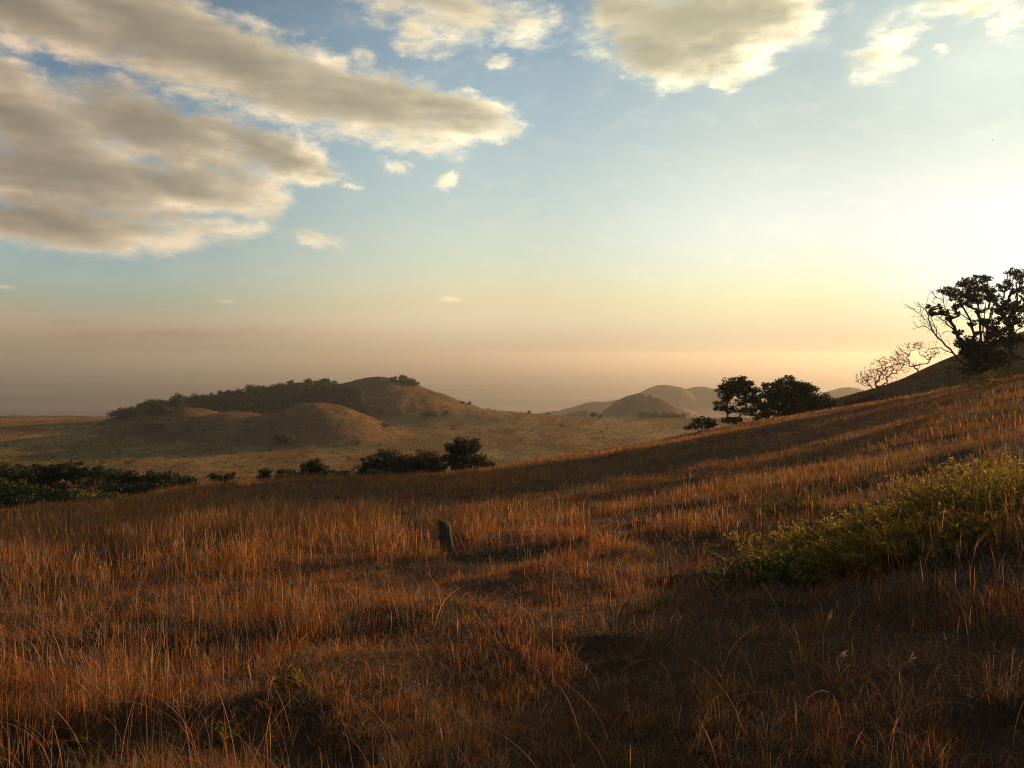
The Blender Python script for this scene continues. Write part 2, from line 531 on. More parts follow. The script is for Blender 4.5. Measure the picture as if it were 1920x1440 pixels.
# ------------------------------------------------------------------ ground meshes
def build_ground():
    az = np.concatenate([np.arange(-180, -44, 3.0), np.arange(-44, 44, 0.09), np.arange(44, 180, 3.0)])
    r = [0.3]
    while r[-1] < 62000:
        q = r[-1]
        r.append(q * (1.03 if q < 12 else 1.016 if q < 400 else 1.0048 if q < 940 else 1.012 if q < 3000 else 1.03))
    r = np.array(r)
    A, Rr = np.meshgrid(np.radians(az), r, indexing='ij')
    x, y = Rr * np.sin(A), Rr * np.cos(A)
    z, idn = terrain(x, y, True)
    na, nr = x.shape
    verts = np.stack([x, y, z], -1).reshape(-1, 3)
    i = np.arange(na)
    j = np.arange(nr - 1)
    I, J = np.meshgrid(i, j, indexing='ij')
    I2 = (I + 1) % na
    q = np.stack([I * nr + J, I2 * nr + J, I2 * nr + J + 1, I * nr + J + 1], -1).reshape(-1, 4)
    fid = idn.reshape(-1)[q[:, 0]]
    ctr = len(verts)
    names = {1: ("hillside_ground", M_SOIL, "near hillside of dry orange grass the viewer stands on"), 8: ("valley_ground", M_VALLEY, "ochre valley grassland below the near slope"),
             9: ("plain_ground", M_PLAIN, "wide plain fading into evening haze"), 20: ("hill", M_HILL, "broad wooded hill with bare tan ridges in the valley"),
             21: ("hill", M_HILL, "small conical hazy hill beyond the valley"), 22: ("hill", M_HILL, "pale twin topped hill far behind the conical hill"),
             23: ("hill", M_HILL, "pale rounded hill far off behind the dark tree group"), 24: ("hill", M_HILL, "low lit rise at the valley's edge"), 25: ("hill", M_HILL, "dark grassy hill rising behind the large spreading tree")}
    for k, (nm, mat, lab) in names.items():
        sel = q[fid == k]
        if not len(sel):
            continue
        used, inv = np.unique(sel, return_inverse=True)
        me = mesh_from(nm, verts[used], inv.reshape(-1, 4), None, mat, None, True)
        tag(obj(nm, me), lab, None, None, 'structure')
    # a disc closes the ring at the viewer's feet
    used = np.arange(na) * nr
    c = np.array([[0, 0, -EYE]])
    t = np.stack([np.full(na, na), (np.arange(na) + 1) % na, np.arange(na)], -1)
    me = mesh_from("footing_ground", np.concatenate([verts[used], c]), None, t, M_SOIL, None, True)
    tag(obj("footing_ground", me), "patch of soil under the viewer", None, None, 'structure')


build_ground()


# ------------------------------------------------------------------ grass blades
def blades(x, y, H, lean, phi, w, prof, nseg, col, z=None, twist=None, rng=None):
    """ribbons: root, height, lean (how far the tip hangs over), lean direction, width, width profile, colour"""
    n = len(x)
    z = terrain(x, y) - 0.02 if z is None else z
    t = np.linspace(0, 1, nseg + 1)
    lx, ly = np.cos(phi), np.sin(phi)
    th = rng.random(n) * math.pi if twist is None else twist
    sx, sy = np.cos(th), np.sin(th)
    up = H[:, None] * (t[None] - 0.42 * np.minimum(lean, 1.2)[:, None] * t[None] ** 2.2)
    out = (H * lean)[:, None] * (0.25 * t[None] + 0.65 * t[None] ** 2.2)
    cx, cy, cz = x[:, None] + lx[:, None] * out, y[:, None] + ly[:, None] * out, z[:, None] + up
    pw = np.interp(t, np.linspace(0, 1, len(prof)), prof)
    hw = 0.5 * w[:, None] * pw[None]
    L = np.stack([cx - sx[:, None] * hw, cy - sy[:, None] * hw, cz], -1)
    Rr = np.stack([cx + sx[:, None] * hw, cy + sy[:, None] * hw, cz], -1)
    V = np.stack([L, Rr], 2).reshape(n, -1, 3)
    b = (np.arange(n) * (nseg + 1) * 2)[:, None, None]
    k = (np.arange(nseg) * 2)[None, :, None]
    Q = b + k + np.array([0, 1, 3, 2])[None, None, :]
    C = np.repeat(col[:, None, :], (nseg + 1) * 2, 1)
    return V.reshape(-1, 3), Q.reshape(-1, 4), C.reshape(-1, 3)


class Pile:
    def __init__(self):
        self.v, self.q, self.c, self.n = [], [], [], 0

    def add(self, V, Q, C):
        self.v.append(V.astype(np.float32))
        self.q.append(Q + self.n)
        self.c.append(C.astype(np.float32))
        self.n += len(V)

    def mesh(self, name, mat):
        return mesh_from(name, np.concatenate(self.v), np.concatenate(self.q), None, mat, np.concatenate(self.c))


PAL = np.array([(0.50, 0.225, 0.062), (0.42, 0.165, 0.045), (0.34, 0.122, 0.036), (0.48, 0.25, 0.085), (0.28, 0.105, 0.036), (0.55, 0.33, 0.15)])


PAL = PAL * np.array([1.04, 0.92, 0.78])


def grass_colour(x, y, rng, n, pale=0.0):
    k = rng.integers(0, 5, n)
    c = PAL[k]
    c = c * (0.75 + 0.5 * rng.random(n))[:, None]
    g = sstep(fbm(x / 7, y / 7, 61, 3), 0.52, 0.68)[:, None] * 0.6           # browner, greener tufts
    c = c * (1 - g) + g * np.array([0.20, 0.125, 0.042]) * (0.7 + 0.6 * rng.random(n))[:, None]
    g2 = rng.random(n)[:, None]
    c = np.where(g2 < 0.15, np.array([[0.30, 0.20, 0.12]]), np.where(g2 > 0.87, np.array([[0.22, 0.17, 0.055]]), c))
    if pale:
        p = (rng.random(n) < pale)[:, None]
        c = np.where(p, PAL[5] * (0.8 + 0.5 * rng.random(n))[:, None], c)
    return c


def wedge(rng, n, r0, r1, half=40.0):
    a = np.radians((rng.random(n) * 2 - 1) * half)
    r = np.sqrt(r0 * r0 + rng.random(n) * (r1 * r1 - r0 * r0))
    return r * np.sin(a), r * np.cos(a), r


def beyond_crest(x, y, r):
    px = HX + F * x / np.maximum(y, 0.1)
    yc = np.interp(px, CREST[:, 0], CREST[:, 2])
    return y > yc * 1.25 + 6


def trail(px, y):
    return np.exp(-((px - 818 + 60 * np.sin(y * 0.5)) / 30) ** 2) * sstep(y, 6.0, 7.5) * (1 - sstep(y, 18, 24))


def tallness(x, y):
    """where the long straw stands: thick to the left, thin trodden ground in the middle"""
    px = HX + F * x / np.maximum(y, 0.1)
    t = fbm(x / 4.2, y / 4.2, 71, 3)
    t = sstep(t, 0.34, 0.60)
    t = t * (1 - 0.85 * sstep(px, 500, 850) * (1 - sstep(y, 6.0, 10.0))) * (1 - 0.6 * sstep(px, 850, 1150))
    path = trail(px, y)
    bank = 0.8 * np.exp(-((x - 4.0) / 1.6) ** 2 - ((y - 6.2) / 1.3) ** 2)
    return np.clip(t * (1 - 0.85 * path) + 0.25 * sstep(700 - px, 0, 400) + bank, 0, 1)


def holes(x, y):
    """hollows of bare dark soil between the tussocks"""
    return sstep(fbm(x / 1.15, y / 1.15, 81, 3), 0.40, 0.50)


def hollow(x, y):
    return sstep(fbm(x / 1.5, y / 1.2, 83, 3), 0.57, 0.66) * sstep(16 - y, 0, 4)


SHORT = [1.0, 1.0, 0.75, 0.12]
STALK = [0.8, 0.7, 0.6, 0.6, 1.9, 1.3, 0.15]


def build_grass():
    rng = np.random.default_rng(5)
    pile = Pile()
    # tussocks: (ring, tussocks per m2, blades each, height, width factor, segments, spread)
    for (r0, r1, dens, nb, H0, wf, seg, spread) in [
            (1.9, 5.0, 80, 36, 0.16, 0.0026, 4, 0.075), (5.0, 10.0, 44, 28, 0.18, 0.0035, 4, 0.10), (10.0, 20.0, 22, 20, 0.20, 0.0060, 3, 0.15),
            (20.0, 45.0, 10, 12, 0.24, 0.012, 2, 0.25), (45.0, 90.0, 3.4, 9, 0.32, 0.030, 2, 0.40), (90.0, 170.0, 1.3, 8, 0.38, 0.065, 2, 0.6)]:
        area = math.radians(80) / 2 * (r1 ** 2 - r0 ** 2)
        n = int(area * dens)
        x, y, r = wedge(rng, n, r0, r1)
        keep = ~beyond_crest(x, y, r) & (rng.random(n) < (0.20 + 0.80 * holes(x, y)) * (1 - 0.9 * trail(HX + F * x / y, y)) * (1 - 0.85 * hollow(x, y)))
        x, y = x[keep], y[keep]
        n = len(x)
        size = 0.6 + 0.8 * rng.random(n)
        tc = grass_colour(x, y, rng, n)
        bx = np.repeat(x, nb) + rng.normal(0, spread * 0.55, n * nb) * np.repeat(size, nb)
        by = np.repeat(y, nb) + rng.normal(0, spread * 0.55, n * nb) * np.repeat(size, nb)
        phi = np.arctan2(by - np.repeat(y, nb), bx - np.repeat(x, nb)) + rng.normal(0, 0.5, n * nb)
        tl = tallness(bx, by)
        H = H0 * np.repeat(size, nb) * (0.45 + 0.8 * rng.random(n * nb)) * (0.65 + 0.7 * tl)
        lean = np.abs(rng.normal(0.35, 0.40, n * nb))
        w = wf * (0.6 + 0.8 * rng.random(n * nb))
        c = np.repeat(tc, nb, 0) * (0.7 + 0.6 * rng.random(n * nb))[:, None]
        pile.add(*blades(bx, by, H, lean, phi, w, SHORT, seg, c, rng=rng))
    o = obj("grass", pile.mesh("grass", M_GRASS))
    tag(o, "short orange brown tussock grass covering the near slope", None, None, 'stuff')

    pile = Pile()
    # long straw with seed heads
    for (r0, r1, dens, H0, wf, seg) in [(2.0, 5.0, 380, 0.40, 0.0022, 6), (5.0, 10.0, 360, 0.42, 0.0029, 6), (10.0, 20.0, 210, 0.42, 0.0050, 6), (20.0, 45.0, 46, 0.42, 0.010, 5), (45.0, 90.0, 5, 0.48, 0.026, 4), (90.0, 160.0, 1.5, 0.50, 0.055, 4)]:
        area = math.radians(80) / 2 * (r1 ** 2 - r0 ** 2)
        n = int(area * dens)
        x, y, r = wedge(rng, n, r0, r1)
        tl = tallness(x, y)
        clump = sstep(fbm(x / 0.55, y / 0.55, 91, 2), 0.38, 0.62)
        keep = ~beyond_crest(x, y, r) & (rng.random(n) < (0.08 + 0.92 * tl) * (0.2 + 0.8 * clump) * (0.25 + 0.75 * holes(x, y)) * (1 - 0.8 * hollow(x, y)))
        x, y, tl = x[keep], y[keep], tl[keep]
        n = len(x)
        H = H0 * (0.45 + 0.75 * rng.random(n)) * (0.6 + 0.5 * tl)
        lean = np.abs(rng.normal(0.10, 0.20, n)) + (rng.random(n) < 0.10) * rng.random(n) * 0.9
        phi = rng.normal(2.6, 1.5, n)
        w = wf * (0.7 + 0.6 * rng.random(n))
        pile.add(*blades(x, y, H, lean, phi, w, STALK, seg, grass_colour(x, y, rng, n, 0.15), rng=rng))
    # flattened litter between the tussocks
    for (r0, r1, dens, wf) in [(1.9, 6.0, 1300, 0.0030), (6.0, 14.0, 420, 0.0052), (14.0, 30.0, 70, 0.010)]:
        area = math.radians(80) / 2 * (r1 ** 2 - r0 ** 2)
        n = int(area * dens)
        x, y, r = wedge(rng, n, r0, r1)
        keep = rng.random(n) > 0.6 * hollow(x, y)
        x, y = x[keep], y[keep]
        n = len(x)
        pile.add(*blades(x, y, 0.05 + 0.12 * rng.random(n), 0.5 + 0.9 * rng.random(n), rng.random(n) * 6.28, wf * (0.6 + 0.7 * rng.random(n)), SHORT, 3, grass_colour(x, y, rng, n, 0.06) * 0.85, rng=rng))
    # long bowed stems among the tall straw
    n = 2600
    x, y, r = wedge(rng, n, 2.0, 8.0)
    keep = rng.random(n) < 0.04 + 0.96 * tallness(x, y) * (x < 0.4) * sstep(fbm(x / 0.7, y / 0.7, 99, 2), 0.42, 0.6)
    x, y = x[keep], y[keep]
    n = len(x)
    c = np.array([0.52, 0.255, 0.135]) * (0.6 + 0.6 * rng.random(n))[:, None]
    pile.add(*blades(x, y, 0.30 + 0.38 * rng.random(n), 0.30 + 0.8 * rng.random(n), rng.normal(3.3, 1.3, n), 0.0030 + 0.0014 * rng.random(n), [1, 0.9, 0.8, 0.8, 0.7, 0.25], 8, c, rng=rng))
    # fallen and bowed straws
    for (r0, r1, dens, wf) in [(2.0, 6.0, 6, 0.0030), (6.0, 14.0, 5, 0.0055)]:
        area = math.radians(80) / 2 * (r1 ** 2 - r0 ** 2)
        n = int(area * dens)
        x, y, r = wedge(rng, n, r0, r1)
        H = 0.18 + 0.40 * rng.random(n) ** 1.5
        lean = 0.4 + 1.1 * rng.random(n)
        c = np.where((rng.random(n) < 0.5)[:, None], PAL[5], PAL[3]) * (0.8 + 0.5 * rng.random(n))[:, None]
        pile.add(*blades(x, y, H, lean, rng.random(n) * 6.28, wf * (0.6 + 0.7 * rng.random(n)), [1, 0.9, 0.8, 0.8, 0.6, 0.2], 7, c, rng=rng))
    o = obj("tall_grass", pile.mesh("tall_grass", M_GRASS))
    tag(o, "tall dry straw with seed heads standing over the tussocks", None, None, 'stuff')

    # rough tufts of the valley floor and the bare hills
    pile = Pile()
    n = 130000
    a = np.radians(rng.random(n) * 78 - 39)
    r = np.sqrt(330.0 ** 2 + rng.random(n) * (960.0 ** 2 - 330.0 ** 2))
    x, y = r * np.sin(a), r * np.cos(a)
    z, idn = terrain(x, y, True)
    keep = ((idn == 8) | ((idn == 20) & (rng.random(n) < 0.5))) & (rng.random(n) < 0.25 + 0.75 * sstep(fbm(x / 30, y / 30, 95, 3), 0.42, 0.60)) & (z > -90)
    x, y, z = x[keep], y[keep], z[keep]
    n = len(x)
    nb = 5
    c = np.array([0.30, 0.15, 0.044]) * (0.75 + 0.4 * rng.random(n))[:, None] * np.where((rng.random(n) < 0.3)[:, None], np.array([0.65, 0.85, 0.7]), 1.0)
    bx, by, bz = np.repeat(x, nb) + rng.normal(0, 0.6, n * nb), np.repeat(y, nb) + rng.normal(0, 0.5, n * nb), np.repeat(z, nb) - 0.1
    pile.add(*blades(bx, by, 0.45 + 0.75 * rng.random(n * nb), np.abs(rng.normal(0.5, 0.3, n * nb)), rng.random(n * nb) * 6.28, 0.28 + 0.25 * rng.random(n * nb), SHORT, 2, np.repeat(c, nb, 0), z=bz, rng=rng))
    o = obj("valley_grass", pile.mesh("valley_grass", M_GRASS))
    tag(o, "rough tufts of ochre grass on the valley floor", None, None, 'stuff')


build_grass()


def build_hill_grass():
    rng = np.random.default_rng(6)
    pile = Pile()
    n = 60000
    a = np.radians(18 + rng.random(n) * 20)
    r = 100 + rng.random(n) * 160
    x, y = r * np.sin(a), r * np.cos(a)
    z, idn = terrain(x, y, True)
    keep = (idn == 25) & (rng.random(n) < 0.35 + 0.65 * sstep(fbm(x / 9, y / 9, 97, 3), 0.4, 0.6))
    x, y, z = np.repeat(x[keep], 3), np.repeat(y[keep], 3), np.repeat(z[keep], 3)
    n = len(x)
    pile.add(*blades(x + rng.normal(0, 0.3, n), y + rng.normal(0, 0.3, n), 0.2 + 0.4 * rng.random(n), np.abs(rng.normal(0.4, 0.3, n)), rng.random(n) * 6.28, 0.10 + 0.08 * rng.random(n), SHORT, 2, grass_colour(x, y, rng, n) * 0.8, z=z - 0.05, rng=rng))
    o = obj("hill_grass", pile.mesh("hill_grass", M_GRASS))
    tag(o, "brown grass on the dark hill behind the large spreading tree", None, None, 'stuff')


build_hill_grass()


# ------------------------------------------------------------------ trees and bushes
def tubes(edges, sides=5):
    """tapered tubes for (p0, r0, p1, r1) edges"""
    p0 = np.array([e[0] for e in edges], float)
    p1 = np.array([e[2] for e in edges], float)
    r0 = np.array([e[1] for e in edges], float)
    r1 = np.array([e[3] for e in edges], float)
    d = p1 - p0
    ln = np.linalg.norm(d, axis=1, keepdims=True)
    d = d / np.maximum(ln, 1e-6)
    ref = np.where(np.abs(d[:, 2:3]) > 0.9, np.array([[1.0, 0, 0]]), np.array([[0, 0, 1.0]]))
    u = np.cross(d, ref)
    u /= np.linalg.norm(u, axis=1, keepdims=True)
    v = np.cross(d, u)
    th = np.arange(sides) * 2 * math.pi / sides
    ring = u[:, None] * np.cos(th)[None, :, None] + v[:, None] * np.sin(th)[None, :, None]
    A = p0[:, None] + ring * r0[:, None, None]
    B = p1[:, None] + d[:, None] * (r1[:, None, None] * 0.5) + ring * r1[:, None, None]
    n = len(edges)
    V = np.stack([A, B], 1).reshape(-1, 3)
    b = (np.arange(n) * 2 * sides)[:, None, None]
    k = np.arange(sides)
    Q = b + np.stack([k, (k + 1) % sides, sides + (k + 1) % sides, sides + k], -1)[None]
    return V, Q.reshape(-1, 4)


def skeleton(trunk, clumps, tip, rng, wander=0.12, step=0.6, expo=2.3):
    """limbs grown from the trunk line to every clump; thickness follows what each limb carries"""
    nodes, par = [np.array(trunk[0], float)], [-1]
    for p in trunk[1:]:
        p = np.array(p, float)
        a = nodes[-1].copy()
        m = max(1, int(np.linalg.norm(p - a) / step))
        for i in range(1, m + 1):
            nodes.append(a + (p - a) * i / m + rng.normal(0, step * 0.06, 3))
            par.append(len(nodes) - 2)
    base = nodes[0]
    order = sorted(range(len(clumps)), key=lambda i: np.linalg.norm(np.array(clumps[i][:3]) - base))
    for i in order:
        c = np.array(clumps[i][:3], float)
        pts = np.array(nodes)
        dist = np.linalg.norm(pts - c, axis=1)
        below = np.maximum(0, pts[:, 2] - c[2] + 0.25 * np.linalg.norm((pts - c)[:, :2], axis=1))
        k = int(np.argmin(dist + 1.6 * below))
        a = nodes[k].copy()
        L = np.linalg.norm(c - a)
        if L < 1e-3:
            continue
        m = max(2, int(L / step))
        out = (c - a) / L
        bend = np.array([out[0], out[1], 0]) * 0.18 * L + np.array([0, 0, -0.10 * L]) + rng.normal(0, wander * L * 0.5, 3)
        prev = k
        for j in range(1, m + 1):
            f = j / m
            nodes.append(a + (c - a) * f + bend * math.sin(f * math.pi) + rng.normal(0, wander * L / m, 3) * (f < 1))
            par.append(prev)
            prev = len(nodes) - 1
    w = np.zeros(len(nodes))
    kids = np.bincount([p for p in par if p >= 0], minlength=len(nodes))
    w[kids == 0] = tip ** expo
    for i in range(len(nodes) - 1, 0, -1):
        w[i] = max(w[i], tip ** expo)
        w[par[i]] += w[i]
    rr = w ** (1 / expo)
    edges = [(nodes[par[i]], min(rr[par[i]], rr[i] * 1.6), nodes[i], rr[i]) for i in range(1, len(nodes))]
    return edges, nodes


def leaves(clumps, per, size, rng, pal, flat=0.0):
    """leaf sprays spread through every clump's volume: per = leaves for a clump of unit surface"""
    V, Q, C = [], [], []
    n0 = 0
    for cl in clumps:
        c, rxyz = np.array(cl[:3], float), np.array(cl[3:6], float)
        n = max(10, int(per * (rxyz[0] * rxyz[2] + rxyz[0] * rxyz[1] + rxyz[1] * rxyz[2])))
        d = rng.normal(0, 1, (n, 3))
        d /= np.linalg.norm(d, axis=1, keepdims=True)
        ragged = 0.75 + 0.55 * vnoise(d[:, 0] * 2.2 + 50 + c[0] * 3, d[:, 2] * 2.2 + 50 + d[:, 1] * 1.7, 3)
        f = (0.30 + 0.70 * rng.random(n) ** 0.6) * ragged
        p = c + d * rxyz * f[:, None]
        if flat:
            p[:, 2] = np.maximum(p[:, 2], c[2] - rxyz[2] * (1 - flat) + rng.normal(0, 0.05, n) * rxyz[2])
        nrm = d * 0.6 + rng.normal(0, 0.7, (n, 3)) + np.array([0, 0, 0.35])
        nrm /= np.linalg.norm(nrm, axis=1, keepdims=True)
        u = np.cross(nrm, rng.normal(0, 1, (n, 3)))
        u /= np.linalg.norm(u, axis=1, keepdims=True)
        v = np.cross(nrm, u)
        s = size * (0.55 + 0.9 * rng.random(n))[:, None]
        a, b = u * s, v * s * 0.55
        quad = np.stack([p - a, p - b * 0.9 + a * 0.1, p + a, p + b * 0.9 - a * 0.1], 1)
        V.append(quad.reshape(-1, 3))
        Q.append((np.arange(n) * 4)[:, None] + np.arange(4)[None] + n0)
        n0 += n * 4
        tone = pal[rng.integers(0, len(pal), n)] * (0.65 + 0.7 * rng.random(n))[:, None]
        C.append(np.repeat(tone, 4, 0))
    return np.concatenate(V), np.concatenate(Q), np.concatenate(C)


DARK = np.array([(0.034, 0.050, 0.016), (0.045, 0.060, 0.018), (0.028, 0.040, 0.014), (0.060, 0.070, 0.022)])
OLIVE = np.array([(0.075, 0.085, 0.026), (0.09, 0.095, 0.03), (0.06, 0.07, 0.024), (0.11, 0.10, 0.035)])
BROWN = np.array([(0.12, 0.075, 0.04), (0.09, 0.06, 0.034), (0.14, 0.095, 0.05), (0.07, 0.06, 0.03)])
GREEN = np.array([(0.25, 0.185, 0.034), (0.31, 0.21, 0.040), (0.17, 0.15, 0.030), (0.36, 0.21, 0.046)])


def part(name, V, Q, mat, parent, C=None, smooth=False):
    return obj(name, mesh_from(name, V, Q, None, mat, C, smooth), parent)


def empty(name, loc, label, cat, group=None, rz=0.0, sc=1.0):
    e = bpy.data.objects.new(name, None)
    e.empty_display_size = 0.2
    COL.objects.link(e)
    e.location = loc
    e.rotation_euler = (0, 0, rz)
    e.scale = (sc, sc, sc)
    return tag(e, label, cat, group)


def twigs(nodes, clumps, rng, n, tip, reach=1.0):
    """fine bare twigs fanning out inside every clump"""
    E = []
    for cl in clumps:
        c, rxyz = np.array(cl[:3]), np.array(cl[3:6])
        for _ in range(n):
            d = rng.normal(0, 1, 3)
            d[2] = d[2] * 0.8 + 0.25
            d /= np.linalg.norm(d)
            p1 = c + d * rxyz * (0.5 + 0.6 * rng.random()) * reach
            a = c - d * rxyz * 0.15 + rng.normal(0, 0.08, 3) * rxyz
            mid = (a + p1) / 2 + rng.normal(0, 0.10, 3) * rxyz
            E += [(a, tip, mid, tip * 0.8), (mid, tip * 0.8, p1, tip * 0.35)]
            for _k in range(2):
                e = mid + (p1 - mid) * rng.random()
                q = e + (d * 0.6 + rng.normal(0, 0.6, 3)) * rxyz * 0.35
                E.append((e, tip * 0.6, q, tip * 0.3))
    return E


def plant(name, kind_names, px, Y, base_dy, spec, rng, label, cat, group=None, leaf=0.13, per=60, pal=DARK, tip=0.02, depth=0.8,
          trunk=None, bare=(), tw=3, flat=0.0, step=0.5, wander=0.12, base=None, fill=False, ragged=0, limbs=(), fine=0, mat=None):
    """a tree or bush whose clumps are given as (column, row, half width, half height[, depth]) of the photograph at distance Y"""
    if fill:
        spec = list(spec) + [(q[0] + rng.normal(0, 2), q[1] + q[3] * k, q[2] * 1.1, q[3] * 1.25) for q in spec for k in (1.15, 2.3)]
    x = (px - HX) / F * Y if base is None else base[0]
    Y = Y if base is None else base[1]
    z = gz(x, Y) - 0.08 + base_dy
    m = Y / F
    cl = []
    for s in spec:
        w = max(s[2], 1) * m
        dep = s[4] * m if len(s) > 4 else rng.normal(0, 0.35) * w * 1.6
        cl.append(((s[0] - HX) * m - x, dep, -(s[1] - HY) * m - z, w, w * depth, max(s[3], 1) * m))
    if ragged:
        more = []
        rk = 0.66 if ragged > 5 else 0.88
        for c in cl:
            for _ in range(ragged):
                d = rng.normal(0, 1, 3)
                d /= np.linalg.norm(d)
                k = (0.28 + 0.25 * rng.random()) * (0.72 if ragged > 5 else 1.0)
                more.append((c[0] + d[0] * c[3] * 0.95, c[1] + d[1] * c[4] * 0.95, c[2] + d[2] * c[5] * 0.95, c[3] * k, c[4] * k, max(c[5] * k * 1.2, 0.22)))
        cl = [(c[0], c[1], c[2], c[3] * rk, c[4] * rk, c[5] * (rk + 0.06)) for c in cl] + more
    root = empty(name, (x, Y, z), label, cat, group)
    low = min(c[2] for c in cl)
    trunk = trunk or [(0, 0, -0.2), (0.02, 0, max(0.25, low * 0.55))]
    ends = cl + [((b[0] - HX) * m - x, (b[2] * m if len(b) > 2 else rng.normal(0, 0.6)), -(b[1] - HY) * m - z, 0.5, 0.5, 0.5) for b in bare]
    if fine:
        pts = []
        for c in cl:
            for _ in range(fine):
                d = rng.normal(0, 1, 3)
                d *= rng.random() ** 0.4 / np.linalg.norm(d)
                pts.append((c[0] + d[0] * c[3], c[1] + d[1] * c[4], max(c[2] + d[2] * c[5], 0.25), 0.45, 0.45, 0.40))
        ends = pts
    E, nodes = skeleton(trunk, ends, tip, rng, wander, step)
    E += twigs(nodes, ends if fine else cl, rng, tw, tip * 0.7)
    for (pts, ra, rb) in limbs:
        q = [np.array([(p[0] - HX) * m - x, (p[2] if len(p) > 2 else rng.normal(0, 0.25)), -(p[1] - HY) * m - z]) for p in pts]
        dense = []
        for i in range(len(q) - 1):
            for f in (0, 0.34, 0.67):
                dense.append(q[i] * (1 - f) + q[i + 1] * f + (rng.normal(0, 0.05, 3) if f else 0))
        dense.append(q[-1])
        for i in range(len(dense) - 1):
            fa, fb = i / (len(dense) - 1), (i + 1) / (len(dense) - 1)
            E.append((dense[i], ra + (rb - ra) * fa, dense[i + 1], ra + (rb - ra) * fb))
            if fa > 0.3:
                d = dense[i + 1] - dense[i]
                d /= np.linalg.norm(d)
                for _ in range(2):
                    t = d * 0.6 + rng.normal(0, 0.7, 3) + np.array([-0.1, 0, 0.25])
                    L = (0.35 + 0.9 * rng.random()) * (1.2 - 0.5 * fa)
                    k1 = dense[i] + t * L * 0.55
                    k2 = k1 + (t + rng.normal(0, 0.45, 3)) * L * 0.5
                    k3 = k1 + (t + rng.normal(0, 0.6, 3)) * L * 0.4
                    E += [(dense[i], 0.022, k1, 0.016), (k1, 0.016, k2, 0.009), (k1, 0.014, k3, 0.008)]
    if bare:
        E += twigs(nodes, ends[len(cl):], rng, 5, tip * 0.6, 1.3)
    V, Q = tubes(E)
    part(kind_names[0], V, Q, M_BARK, root)
    if per:
        part(kind_names[1], *(lambda a: (a[0], a[1], mat or M_LEAF, root, a[2]))(leaves(cl, per, leaf, rng, pal, flat)))
    return root


rng = np.random.default_rng(23)


def skyline(px):
    Y = np.linspace(125, 260, 400)
    return float(Y[np.argmax(terrain((px - HX) / F * Y, Y) / Y)]) - 2.0


TR = ("trunk", "crown")
BU = ("stems", "foliage")

# --- the big tree on the skyline at the right and its neighbours
plant("tree", TR, 1838, 88, 0, [(1795, 545, 30, 11), (1822, 528, 34, 13), (1848, 543, 28, 12), (1778, 556, 16, 8), (1752, 577, 13, 7), (1744, 588, 11, 6), (1832, 562, 28, 11), (1802, 572, 18, 8), (1862, 556, 18, 9),
                           (1784, 597, 8, 5), (1798, 622, 9, 6), (1818, 645, 24, 15), (1852, 626, 22, 9), (1845, 650, 32, 20), (1795, 588, 6, 4), (1822, 606, 8, 5), (1812, 665, 22, 14), (1838, 676, 24, 16), (1770, 584, 11, 6), (1868, 640, 22, 14), (1830, 655, 34, 18), (1858, 668, 26, 16), (1805, 645, 20, 14), (1845, 604, 9, 5), (1812, 552, 16, 8), (1838, 582, 9, 5), (1840, 690, 30, 14), (1875, 672, 20, 14)],
      rng, "large spreading tree with flat dark crown and bare lower branches on the skyline slope", "tree", None, leaf=0.145, per=120, tip=0.045, depth=0.7, trunk=[(0, 0, -0.4), (-0.1, 0.1, 1.5), (0.1, 0, 3.2)],
      tw=5, flat=0.3, step=0.8, ragged=8, limbs=[
          ([(1832, 690), (1805, 680), (1788, 664), (1768, 640), (1752, 620), (1740, 600), (1731, 580), (1724, 566)], 0.14, 0.025), ([(1740, 600), (1726, 592), (1712, 578)], 0.05, 0.018), ([(1752, 620), (1735, 612), (1714, 612)], 0.05, 0.018),
          ([(1768, 640), (1756, 630), (1752, 612), (1748, 598)], 0.05, 0.016), ([(1788, 664), (1765, 652), (1742, 655), (1728, 668)], 0.06, 0.02), ([(1826, 680), (1808, 650), (1790, 622), (1772, 602), (1758, 592)], 0.12, 0.04),
          ([(1790, 622), (1776, 580), (1766, 562), (1762, 544)], 0.06, 0.018), ([(1766, 562), (1752, 556), (1744, 548)], 0.04, 0.014), ([(1834, 676), (1826, 640), (1818, 600), (1806, 570), (1798, 552)], 0.16, 0.05),
          ([(1836, 670), (1838, 630), (1834, 590), (1830, 560), (1826, 540)], 0.16, 0.05), ([(1840, 672), (1852, 630), (1856, 590), (1862, 562)], 0.14, 0.05), ([(1818, 600), (1800, 588), (1784, 580)], 0.07, 0.025), ([(1838, 630), (1850, 600), (1846, 568)], 0.08, 0.03),
          ([(1816, 684), (1796, 676), (1776, 676), (1757, 684)], 0.05, 0.015)])
